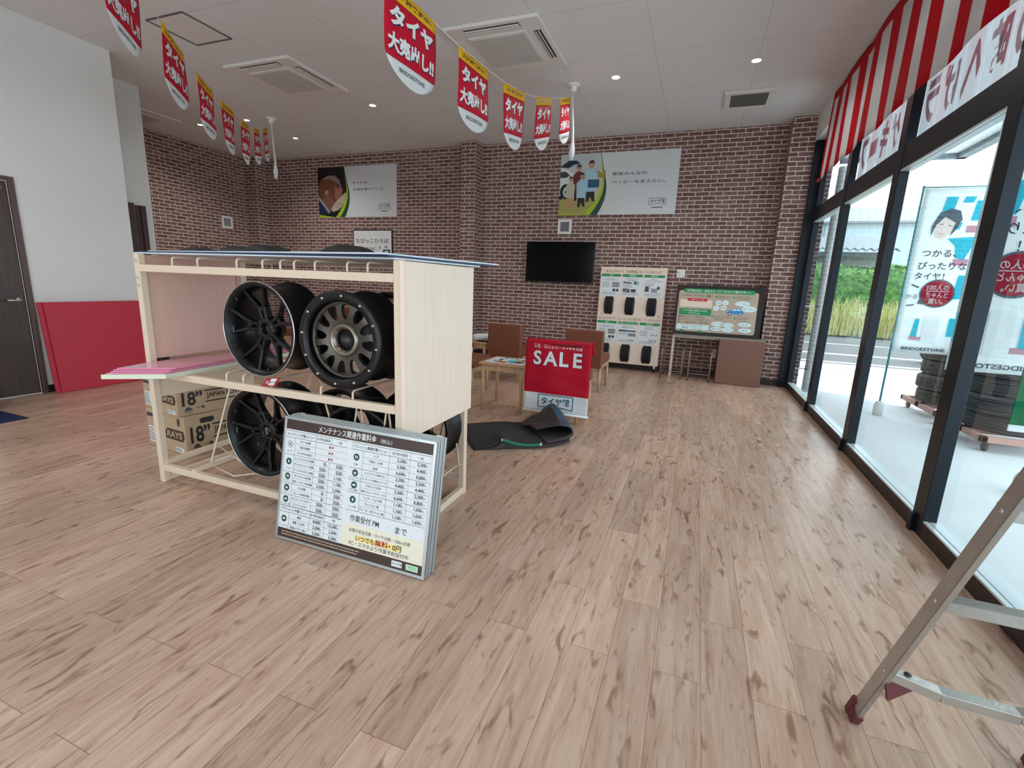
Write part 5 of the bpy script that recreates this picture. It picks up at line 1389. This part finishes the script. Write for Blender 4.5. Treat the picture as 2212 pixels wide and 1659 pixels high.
def cmat(j, i):
    y = 6.78 - (6.78 - y_end) * (i + .5) / ny
    if j >= nz - 1: return CR
    return CR if int(math.floor((6.672 - y) / .2)) % 2 == 1 else CW
m.grid(rows, None, matf=cmat); m.build('striped_cloth', CR, t, solid=.002)
m = MB(); m.tube([(.0, -.19, .872), (.0, y_end - 6.78, .872)], .006, 8); m.build('hanging_cord', CORD, t)
m = MB(); m.box(-.012, -.035, -.008, .008, .0, .02); m.build('corner_clip', P_RED, t)

PAPER = cloth_mat('translucent_paper', '#f0f0f2', .62, .6); INK = cloth_mat('red_ink_paper', '#a8616f', .6, .6)
for bay, (ya, n_, chars) in enumerate(((6.385, 1, ' '), (5.985, 4, 'フーキゲ'), (4.535, 5, 'ラげへ時の'))):
    for k in range(n_):
        y1 = ya - k * .266
        ch = chars[k]
        t = thing('paper_sheet', ('white paper sheet showing a reversed red letter %s on the upper glass' % ch) if ch != ' ' else 'blank white paper sheet at the far end of the upper glass, near the drainpipe', 'paper sheet', (1.366, y1, 2.44), 0, 'lettered sheets on the upper glass')
        m = MB(); m.box(0, -.256, 0, .0007, 0, .40); m.build('paper', PAPER, t)
        if ch == ' ': continue
        p = Print(frame((.0009, -.128, .20), (0, -1, 0), (0, 0, 1), (1, 0, 0)))
        p.text(ch, 0, 0, .30, INK, 1, bold=.045, w=.20, mirror=True); p.build('letter', INK, t)

# ================================================================== STEPLADDER
t = thing('step_ladder', 'worn aluminium stepladder with red plastic foot in the right foreground', 'ladder', (.596, 1.544, 0))
dv = Vector((.095, -.322, 1.0))
def rail(x0, sx, nm):
    m = MB(); a = Vector((x0, .0, .03)); q = a + Vector((dv.x * sx, dv.y, dv.z)) * 1.75
    z = (q - a).normalized(); x = Vector((1, 0, 0)); x = (x - z * x.dot(z)).normalized(); y = z.cross(x)
    Mx = Matrix(((x.x, y.x, z.x, a.x), (x.y, y.y, z.y, a.y), (x.z, y.z, z.z, a.z), (0, 0, 0, 1)))
    L_ = (q - a).length; s2 = 1 if sx > 0 else -1
    m.box(-.0015, -.023, 0, .0015, .023, L_, None, Mx)
    m.box(-.0015 if s2 > 0 else -.014, -.023, 0, .014 if s2 > 0 else .0015, -.0205, L_, None, Mx); m.box(-.0015 if s2 > 0 else -.014, .0205, 0, .014 if s2 > 0 else .0015, .023, L_, None, Mx)
    o = m.build(nm, ALUW, t, bevel=.001); return Mx, o, s2
ML, oL, _ = rail(0, 1, 'side_rail'); MR, oR, _ = rail(.44, -.45, 'side_rail')
k_ = sqrt(dv.dot(dv))
for z_ in (.25, .549, .845, 1.14, 1.43):
    for Mx, o in ((ML, oL), (MR, oR)):
        m = MB(); m.lathe([(0, -.004), (.005, -.0035), (.007, 0)], 12, Mx @ Matrix.Translation((-.0015 if o is oL else .0015, 0, (z_ - .03) * k_)) @ Matrix.Rotation(-pi / 2 if o is oL else pi / 2, 4, 'Z')); m.build('rivet', ALUW, o)
    a = ML @ Vector((0, 0, (z_ - .03) * k_)); b = MR @ Vector((0, 0, (z_ - .03) * k_ * (Vector((dv.x * .45, dv.y, dv.z)).length / k_)))
    if z_ < .3:
        # bent lower brace
        m = MB(); c1 = a + Vector((.13, 0, -.028)); c2 = a + Vector((.30, 0, -.030))
        for p0, p1 in ((a, c1), (c1, c2), (c2, b)): m.bar(p0, p1, .036, .028)
        m.build('bent_brace', ALUW, t, bevel=.002)
        m = MB(); m.lathe([(0, .0), (.009, 0), (.009, .002), (0, .002)], 14, Matrix.Translation(a + Vector((.055, 0, .006))) @ Matrix.Rotation(pi / 2, 4, 'X')); m.build('brace_hole', P_BLACK, t)
        m = MB(); m.prism([(.002, -.005), (.085, -.016), (.012, -.075)], -.008, .008, Matrix.Translation(a) @ frame((0, 0, 0), (1, 0, 0), (0, .3, 1))); m.build('red_gusset', mat('dark_red_plastic', '#5e2329', .5), t)
    else:
        m = MB(); m.box(a.x, a.y - .018, a.z - .016, b.x, a.y + .024, a.z + .012); 
        for r_ in range(7): m.box(a.x, a.y - .016 + r_ * .006, a.z + .012, b.x, a.y - .0135 + r_ * .006, a.z + .0135)
        m.build('step', ALUW, t)
yt = dv.y * 1.75
for xa, xb in ((.165, .01), (.305, .44)):
    m = MB(); m.bar((xa, yt - .03, 1.74), (xb, yt - .60, .02), .04, .02); m.build('rear_leg', ALUW, t, bevel=.002)
    m = MB(); m.box(xb - .022, yt - .63, 0, xb + .022, yt - .57, .05); m.build('rear_foot', mat('dark_red_plastic', '#5e2329', .5), t, bevel=.004)
m = MB(); m.box(.10, yt - .09, 1.765, .36, yt + .05, 1.80); m.build('top_step', ALUW, t, bevel=.004)
m = MB(); m.bar((.07, yt - .38, .70), (.385, yt - .38, .70), .03, .02); m.build('rear_brace', ALUW, t)
for Mx, s2 in ((ML, 1), (MR, -1)):
    m = MB(); m.box(-.007 if s2 > 0 else -.019, -.028, -.034, .019 if s2 > 0 else .007, .028, .016, None, Mx); m.box(-.009 if s2 > 0 else -.021, .008, -.036, .021 if s2 > 0 else .009, .032, .040, None, Mx)
    m.v = [(x, y, max(z, 0.0)) for x, y, z in m.v]
    m.build('rubber_foot', mat('dark_red_plastic', '#5e2329', .5), t, bevel=.004)

# ================================================================== OUTSIDE
CONC = mat('pale_concrete', '#cfd6d8', .85, noise=.06, nscale=3); ASPH = mat('asphalt', '#5b6063', .9, noise=.1, nscale=25); KERB = mat('kerb_concrete', '#d4d6d6', .85, noise=.08, nscale=6)
ZG = -.06
m = MB(); m.box(1.36, -6, ZG - .1, 24, 10.6, ZG); m.box(-14, 8.1, ZG - .1, 1.36, 10.6, ZG); struct('pavement', m, CONC)
m = MB(); m.box(-14, 10.6, ZG - .1, 24, 11.2, ZG + .01); struct('kerb', m, KERB)
m = MB(); m.box(-14, 11.2, ZG - .2, 24, 20.6, ZG - .05); rd_ = struct('road', m, ASPH)
m = MB()
for ya, yb in ((13.6, 13.85), (16.6, 16.75), (11.9, 12.1)): m.box(-14, ya, ZG - .05, 24, yb, ZG - .047)
struct('road_marking', m, P_WHITE, rd_)
m = MB()
for k in range(14): m.box(1.9 + k * .085, 10.28, ZG, 1.95 + k * .085, 10.5, ZG + .004)
struct('drain_grate', m, P_GREY, bpy.data.objects['pavement'])
m = MB(); m.box(-14, 20.6, ZG - .1, 24, 60, ZG + .08); struct('far_ground', m, mat('far_ground_soil', '#a59f8c', .9))
m = MB(); m.box(1.5, -3.3, 2.98, 2.72, 7.45, 3.14); cn = struct('canopy', m, mat('canopy_soffit', '#e6eaea', .7))
m = MB(); m.box(2.66, -3.3, 2.93, 2.76, 7.5, 3.2); m.box(1.5, 7.42, 2.93, 2.76, 7.5, 3.2); struct('canopy_fascia', m, mat('canopy_edge', '#7f8b93', .5), cn)

t = thing('drainpipe', 'pale grey downpipe standing outside the far left window pane', 'drainpipe', (1.60, 7.72, ZG))
m = MB(); m.tube([(0, 0, 0), (0, 0, 3.0)], .055, 20); m.build('pipe', mat('pipe_grey', '#cfd6d8', .5), t)
for z_ in (.32, 1.2, 2.55):
    m = MB(); m.lathe([(.055, -.012), (.062, -.012), (.062, .012), (.055, .012)], 20, Matrix.Translation((0, 0, z_)) @ Matrix.Rotation(pi / 2, 4, 'X')); m.box(-.20, -.01, z_ - .008, -.06, .01, z_ + .008); m.build('pipe_bracket', STEEL, t)

def dolly(label, x0, y0, x1, y1):
    t = thing('wheeled_dolly', label, 'dolly', ((x0 + x1) / 2, (y0 + y1) / 2, ZG), 0, 'tyre dollies outside')
    a = (x1 - x0) / 2; b = (y1 - y0) / 2; WD = mat('reddish_timber', '#b98f84', .8, noise=.1)
    m = MB(); m.box(-a, -b, .095, -a + .05, b, .15); m.box(a - .05, -b, .095, a, b, .15); m.box(-a, -b, .095, a, -b + .05, .15); m.box(-a, b - .05, .095, a, b, .15); m.box(-a, -.05, .10, a, .05, .15); m.build('timber_frame', WD, t, bevel=.003)
    for sx in (-1, 1):
        for sy in (-1, 1):
            m = MB(); m.bar((sx * (a - .07), sy * (b - .07), .095), (sx * (a - .07), sy * (b - .07), .05), .05, .035); m.lathe([(0, -.014), (.040, -.014), (.044, -.007), (.044, .007), (.040, .014), (0, .014)], 18, Matrix.Translation((sx * (a - .07), sy * (b - .07), .044)) @ Matrix.Rotation(pi / 2, 4, 'Z')); m.build('caster', mat('caster_rubber', '#55504d', .7), t)
dolly('timber dolly on casters under the farther stack of old tyres outside', 2.59, 6.40, 3.42, 7.36)
dolly('timber dolly on casters under the nearer stack of old tyres outside', 2.57, 5.42, 3.40, 6.22)
names = ['lowest', 'second from the ground', 'third from the ground', 'fourth from the ground', 'uppermost']
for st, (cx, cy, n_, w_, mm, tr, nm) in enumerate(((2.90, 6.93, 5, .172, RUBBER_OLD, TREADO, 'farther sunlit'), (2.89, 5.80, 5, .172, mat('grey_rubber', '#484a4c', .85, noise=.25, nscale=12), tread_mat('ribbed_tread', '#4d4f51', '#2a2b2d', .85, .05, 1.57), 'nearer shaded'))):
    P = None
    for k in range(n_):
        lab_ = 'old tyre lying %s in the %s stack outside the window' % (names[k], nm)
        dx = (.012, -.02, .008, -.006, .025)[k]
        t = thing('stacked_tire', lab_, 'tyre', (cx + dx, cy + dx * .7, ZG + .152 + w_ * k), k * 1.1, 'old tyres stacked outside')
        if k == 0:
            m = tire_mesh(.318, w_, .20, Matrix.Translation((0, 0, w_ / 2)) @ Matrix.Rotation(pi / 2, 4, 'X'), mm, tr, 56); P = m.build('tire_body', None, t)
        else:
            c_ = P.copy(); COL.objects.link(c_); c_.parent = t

# nobori flags
FLW = cloth_mat('flag_white', '#f2f6f7', .55, .7); FLC = cloth_mat('flag_cyan', '#37c3d8', .5, .7); FLR = cloth_mat('flag_red', '#c01d3e', .45, .7); FLG = cloth_mat('flag_grey', '#5d6f7a', .45, .7); FLP = cloth_mat('flag_rose', '#cf9fae', .5, .7); FLGR = cloth_mat('flag_green', '#0c7d55', .45, .7); FLI = cloth_mat('flag_ink', '#3b4652', .4, .7); FLS = cloth_mat('flag_skin', '#efe0d8', .5, .7)
def nobori(label, x, y, z, w, h, mir, yaw, polex):
    t = thing('banner_flag', label, 'banner flag', (x, y, ZG), yaw, 'tall banner flags outside')
    zz = z - ZG
    bend = lambda u, v: .014 * sin(2.6 * v + 1.2 * u) + .002 * sin(6 * u + v)
    rows = [[(w * i / 10, bend(w * i / 10, h * j / 24), zz + h * j / 24) for i in range(11)] for j in range(25)]
    m = MB(); m.grid(rows, FLW); m.build('cloth', FLW, t, solid=.001)
    m = MB(); px = -.012 if polex < 0 else w + .012
    m.tube([(px, 0, .02), (px, 0, zz + h + .03)], .011, 12); m.tube([(px, 0, zz + h + .012), (px + (w + .02) * (1 if polex < 0 else -1), 0, zz + h + .012)], .007, 8); m.build('pole', mat('pole_teal', '#3c8f95', .4), t)
    m = MB(); m.lathe([(0, .0), (.05, .0), (.05, .12), (.035, .16), (.02, .17), (0, .17)], 24, Matrix.Translation((px, 0, 0)) @ Matrix.Rotation(pi / 2, 4, 'X')); m.build('pole_base', mat('base_white', '#d5dadb', .6), t)
    class C3(Print):
        def P(s, u, v, L):
            if mir: u = w - u
            return Vector((u, bend(u, v) - .0050 - L * .0018, zz + v))
    p = C3(Matrix.Identity(4))
    s_ = w / .56; Z = lambda q: q * h / 1.75
    for a in ((.18, 1.50, .30, 1.66), (.34, 1.60, .45, 1.66), (.44, 1.42, .56, 1.62), (.30, 1.33, .38, 1.40)): p.poly([(a[0] * s_, Z(a[1])), (a[2] * s_ - .02, Z(a[1])), (a[2] * s_, Z(a[3])), (a[0] * s_ + .02, Z(a[3]))], FLC, 1)
    p.poly([(.28 * s_, Z(1.24)), (.54 * s_, Z(1.26)), (.46 * s_, Z(1.02)), (.38 * s_, Z(1.04)), (.36 * s_, Z(1.16))], FLC, 1); p.rect(.42 * s_, Z(1.30), .55 * s_, Z(1.37), FLP, 1); p.rect(.37 * s_, Z(.96), .50 * s_, Z(1.03), FLP, 1)
    # smiling face with dark hair
    p.poly([(.13 * s_, Z(1.26)), (.12 * s_, Z(1.36)), (.17 * s_, Z(1.50)), (.26 * s_, Z(1.545)), (.34 * s_, Z(1.52)), (.37 * s_, Z(1.43)), (.33 * s_, Z(1.32)), (.29 * s_, Z(1.26)), (.32 * s_, Z(1.40)), (.22 * s_, Z(1.46)), (.16 * s_, Z(1.38))], FLG, 3)
    p.poly([(.15 * s_, Z(1.37)), (.22 * s_, Z(1.46)), (.32 * s_, Z(1.41)), (.30 * s_, Z(1.30)), (.23 * s_, Z(1.22)), (.17 * s_, Z(1.26))], FLS, 2)
    p.line((.18 * s_, Z(1.385)), (.22 * s_, Z(1.385)), .006, FLI, 4); p.line((.26 * s_, Z(1.375)), (.29 * s_, Z(1.365)), .006, FLI, 4); p.line((.19 * s_, Z(1.29)), (.24 * s_, Z(1.285)), .007, FLP, 4); p.line((.215 * s_, Z(1.34)), (.21 * s_, Z(1.32)), .004, FLP, 4)
    p.text('つかる、', .24 * s_, Z(1.085), .075, FLI, 2, bold=.01, w=.30 * s_); p.text('ぴったりな', .29 * s_, Z(.955), .080, FLI, 2, bold=.01, w=.42 * s_); p.text('タイヤ！', .20 * s_, Z(.845), .075, FLI, 2, bold=.01, w=.26 * s_)
    p.line((.06 * s_, Z(.75)), (.13 * s_, Z(.72)), .014, FLI, 2); p.text('かる', .08 * s_, Z(.62), .05, FLG, 2); p.line((.05 * s_, Z(.52)), (.12 * s_, Z(.53)), .012, FLI, 2)
    cx, cy, R_ = .30 * s_, Z(.66), .155 * s_
    p.disc(cx, cy, R_, FLG, 3, R_ * .98, 36); p.disc(cx, cy, R_ * .90, FLR, 4, R_ * .88, 36); p.poly([(cx - R_ * .9, cy - R_ * .3), (cx - R_ * 1.02, cy - R_ * .75), (cx - R_ * .5, cy - R_ * .8)], FLG, 3)
    p.text('100人の', cx, cy + R_ * .42, R_ * .40, FLW, 5, bold=.02, w=R_ * 1.25); p.line((cx - R_ * .65, cy + R_ * .16), (cx + R_ * .65, cy + R_ * .16), .008, FLW, 5)
    p.text('ちゃんと', cx, cy - R_ * .10, R_ * .38, FLW, 5, bold=.02, w=R_ * 1.25); p.text('買い。', cx, cy - R_ * .54, R_ * .38, FLW, 5, bold=.02, w=R_ * .85)
    p.poly([(.43 * s_, Z(.60)), (.55 * s_, Z(.62)), (.55 * s_, Z(.86)), (.45 * s_, Z(.86))], FLC, 1)
    p.poly([(.14 * s_, Z(.18)), (.20 * s_, Z(.18)), (.20 * s_, Z(.38)), (.16 * s_, Z(.38))], FLC, 1); p.rect(.13 * s_, Z(.14), .24 * s_, Z(.18), FLP, 1); p.rect(.46 * s_, Z(.20), .555 * s_, Z(.40), FLC, 1); p.rect(.24 * s_, Z(.12), .38 * s_, Z(.42), mat('flag_pale_grey', '#dfe6e8', .6), 1)
    p.text('BRIDGESTONE', .28 * s_, Z(.045), .034, FLI, 2, bold=.02, w=.40 * s_)
    p.build('printed_picture', FLW, t)
nobori('tall white banner flag with a smiling face and red circle beside the farther tyre stack', 2.147, 6.60, .70, .56, 1.75, False, 0, -1)
nobori('tall white banner flag with reversed lettering before the nearer tyre stack, cut by the frame', 1.735, 4.30, .80, .58, 1.80, True, 0, 1)
t = thing('green_flag', 'green banner flag with white letters low at the right edge of the windows', 'banner flag', (1.815, 3.60, ZG))
m = MB(); m.box(0, -.004, .645, .50, .004, 2.2); m.build('cloth', FLGR, t); m = MB(); m.box(0, -.005, .605, .50, .005, .645); m.build('white_hem', FLW, t)
m = MB(); m.tube([(.515, 0, .02), (.515, 0, 2.25)], .011, 10); m.lathe([(0, .0), (.15, .0), (.15, .05), (.03, .10), (0, .10)], 20, Matrix.Translation((.515, 0, 0)) @ Matrix.Rotation(pi / 2, 4, 'X')); m.build('pole', P_WHITE, t)
p = Print(XF(0, -.0045, 0))
for k, ch in enumerate('用下ス'): p.text(ch, .11, .745 + k * .15, .115, FLW, 1, bold=.04)
p.build('printed_letters', FLW, t)

# planting, far buildings and a parked car
rd = random.Random(11)
def bush(name, label, cat, x0, x1, y0, y1, h, mm, amp, kind='stuff', n=26):
    m = MB(); rows = []
    nx = max(8, int((x1 - x0) * 5)); 
    import mathutils
    for j in range(13):
        a = pi * j / 12; row = []
        for i in range(nx + 1):
            x = x0 + (x1 - x0) * i / nx
            base = Vector((x, (y0 + y1) / 2 - cos(a) * (y1 - y0) / 2, ZG + h * (sin(a) ** .55)))
            nz = mathutils.noise.fractal(base * 1.3, 1.0, 2.0, 4)
            row.append(tuple(base + Vector((nz * amp * .5, nz * amp * .6, nz * amp * sin(a)))))
        rows.append(row)
    m.grid(rows, mm)
    for k in range(int((x1 - x0) * 420)):
        x = rd.uniform(x0, x1); a = rd.uniform(.05, 2.4)
        c = Vector((x, (y0 + y1) / 2 - cos(a) * (y1 - y0) / 2 - .03, ZG + h * (sin(a) ** .55)))
        c += Vector((0, -1, .6)) * mathutils.noise.fractal(c * 1.3, 1.0, 2.0, 4) * amp * .6
        s_ = rd.uniform(.03, .075); d1 = Vector((rd.uniform(-1, 1), rd.uniform(-1, 1), rd.uniform(-1, 1))).normalized() * s_; d2 = Vector((rd.uniform(-1, 1), rd.uniform(-1, 1), rd.uniform(-1, 1))).normalized() * s_ * .6
        m.quad(c - d1, c - d2, c + d1, c + d2, mm)
    o = m.build(name, mm); tag(o, label, cat, None, kind); return o
HG = leaf_mat('hedge_leaves', ['#1d3a20', '#33602c', '#4d8038', '#7ba548'], 6.0)
bush('clipped_hedge', 'dense dark green hedge across the road', 'hedge', -6, 14, 21.3, 22.9, 2.5, HG, .35)
GR = leaf_mat('dry_grass', ['#8c9d58', '#b1ba76', '#d0cb92', '#e2dda8'], 5.0)
m = MB()
for k in range(6500):
    x = rd.uniform(-6, 14); y = rd.uniform(19.7, 20.9); h = rd.uniform(.5, 1.35) * (1 if rd.random() < .8 else 1.15); b_ = Vector((x, y, ZG)); s_ = rd.uniform(.012, .03); ln = Vector((rd.uniform(-.3, .3), rd.uniform(-.25, .15), 0)) * h
    i0 = m.vert(b_ + Vector((-s_, 0, 0))); i1 = m.vert(b_ + Vector((s_, 0, 0))); i2 = m.vert(b_ + ln * .4 + Vector((s_ * .7, 0, h * .65))); i3 = m.vert(b_ + ln * .4 + Vector((-s_ * .7, 0, h * .65))); i4 = m.vert(b_ + ln + Vector((0, 0, h)))
    m.face((i0, i1, i2, i3), GR); m.face((i3, i2, i4), GR)
tag(m.build('tall_grass', GR), 'tall yellowing grass growing in front of the hedge', 'grass', None, 'stuff')
bush('yellow_shrub', 'pale yellow green shrub outside behind the white flag', 'shrub', 6.2, 8.6, 18.2, 19.2, 1.6, leaf_mat('yellow_leaves', ['#8d9a3a', '#c2bd55', '#e3d878'], 6.0), .3)
t = thing('warehouse', 'pale blue corrugated warehouse beyond the hedge', 'warehouse', (2, 34, ZG))
CORR = mat('corrugated_blue', '#b9ccd6', .6); CORR2 = mat('corrugated_roof', '#a9bcc8', .6)
def corrugated(x0, x1, z0, z1, y, pitch, d_, mm, slope=0.0, horiz=True):
    m = MB(); n_ = int((x1 - x0) / pitch); r0 = []; r1 = []
    for k in range(n_ * 2 + 1):
        x = x0 + pitch * k / 2; o_ = d_ * (1 if k % 2 else 0); r0.append((x, y - o_, z0)); r1.append((x, y - o_ + slope, z1))
    m.grid([r0, r1], mm, smooth=False); return m
corrugated(-14, 9.5, 0, 5.5, 0, .4, .05, CORR).build('wall', CORR, t)
corrugated(-14, 9.5, 5.62, 6.42, -.15, .4, .05, CORR2, .5).build('upper_roof_face', CORR2, t)
m = MB(); m.box(-14.1, -.35, 5.50, 9.6, .3, 5.62); m.build('gutter_band', P_GREY, t)
m = MB(); m.box(9.35, -.2, 0, 9.55, 8, 6.3); m.box(-14, 7.8, 0, 9.5, 8, 6.3); m.box(-14, .35, 6.2, 9.5, 8, 6.4); m.build('rear_walls', CORR, t)
m = MB(); m.bar((4.6, -.1, 4.4), (4.6, -.1, 5.5), .06, .06); m.build('downpipe', P_GREY, t)
t = thing('shed', 'low grey shed with wavy slate eave in front of the warehouse', 'shed', (2, 25.5, ZG))
m = MB(); n_ = 120; ra = []; rb = []
for k in range(n_ + 1):
    x = -12 + 17.6 * k / n_; w_ = .06 * (1 if k % 2 else -1); ra.append((x, -.9, 3.32 + w_)); rb.append((x, 3.0, 4.2 + w_))
m.grid([ra, rb], None, smooth=False); m.build('slate_roof', mat('slate_roof_grey', '#77838b', .7), t, solid=.05)
m = MB(); m.box(-11.8, 0, 0, 5.2, 3, 3.25); m.build('shed_wall', mat('shed_wall_grey', '#9aa3a6', .8), t)
m = MB(); m.box(-11.9, -.75, 3.05, 5.4, -.65, 3.22); m.build('eave_board', mat('eave_dark', '#59636a', .7), t)
for k in range(4):
    m = MB(); m.box(-3 + k * 2.1, -.03, 1.6, -1.6 + k * 2.1, .03, 2.6); m.build('window', P_LBLUE, t)
t = thing('parked_car', 'pale blue and white car parked by the road, half hidden behind the flag', 'car', (5.9, 12.6, ZG - .05))
def car_prism(poly, d0, d1): 
    q = MB(); q.prism(poly, d0, d1, frame((0, 0, 0), (1, 0, 0), (0, 0, 1))); return q
car_prism([(-1.2, .3), (-1.25, .62), (-1.1, .82), (-.55, .92), (2.0, .92), (2.35, .75), (2.4, .35)], -.72, .72).build('car_body', P_WHITE, t, bevel=.05)
car_prism([(-.6, .9), (-.1, 1.38), (1.3, 1.42), (1.95, .92)], -.62, .62).build('cabin', P_NAVY, t, bevel=.05)
m = MB(); m.box(-1.24, -.735, .42, 2.38, -.715, .60); m.build('blue_side_band', P_BLUE, t)
for xx in (-.75, 1.7):
    for yy in (-.70, .70):
        m = MB(); m.lathe([(0, -.09), (.20, -.09), (.29, -.07), (.30, 0), (.29, .07), (0, .09)], 24, Matrix.Translation((xx, yy, .30))); m.build('car_wheel', RUBBER, t)
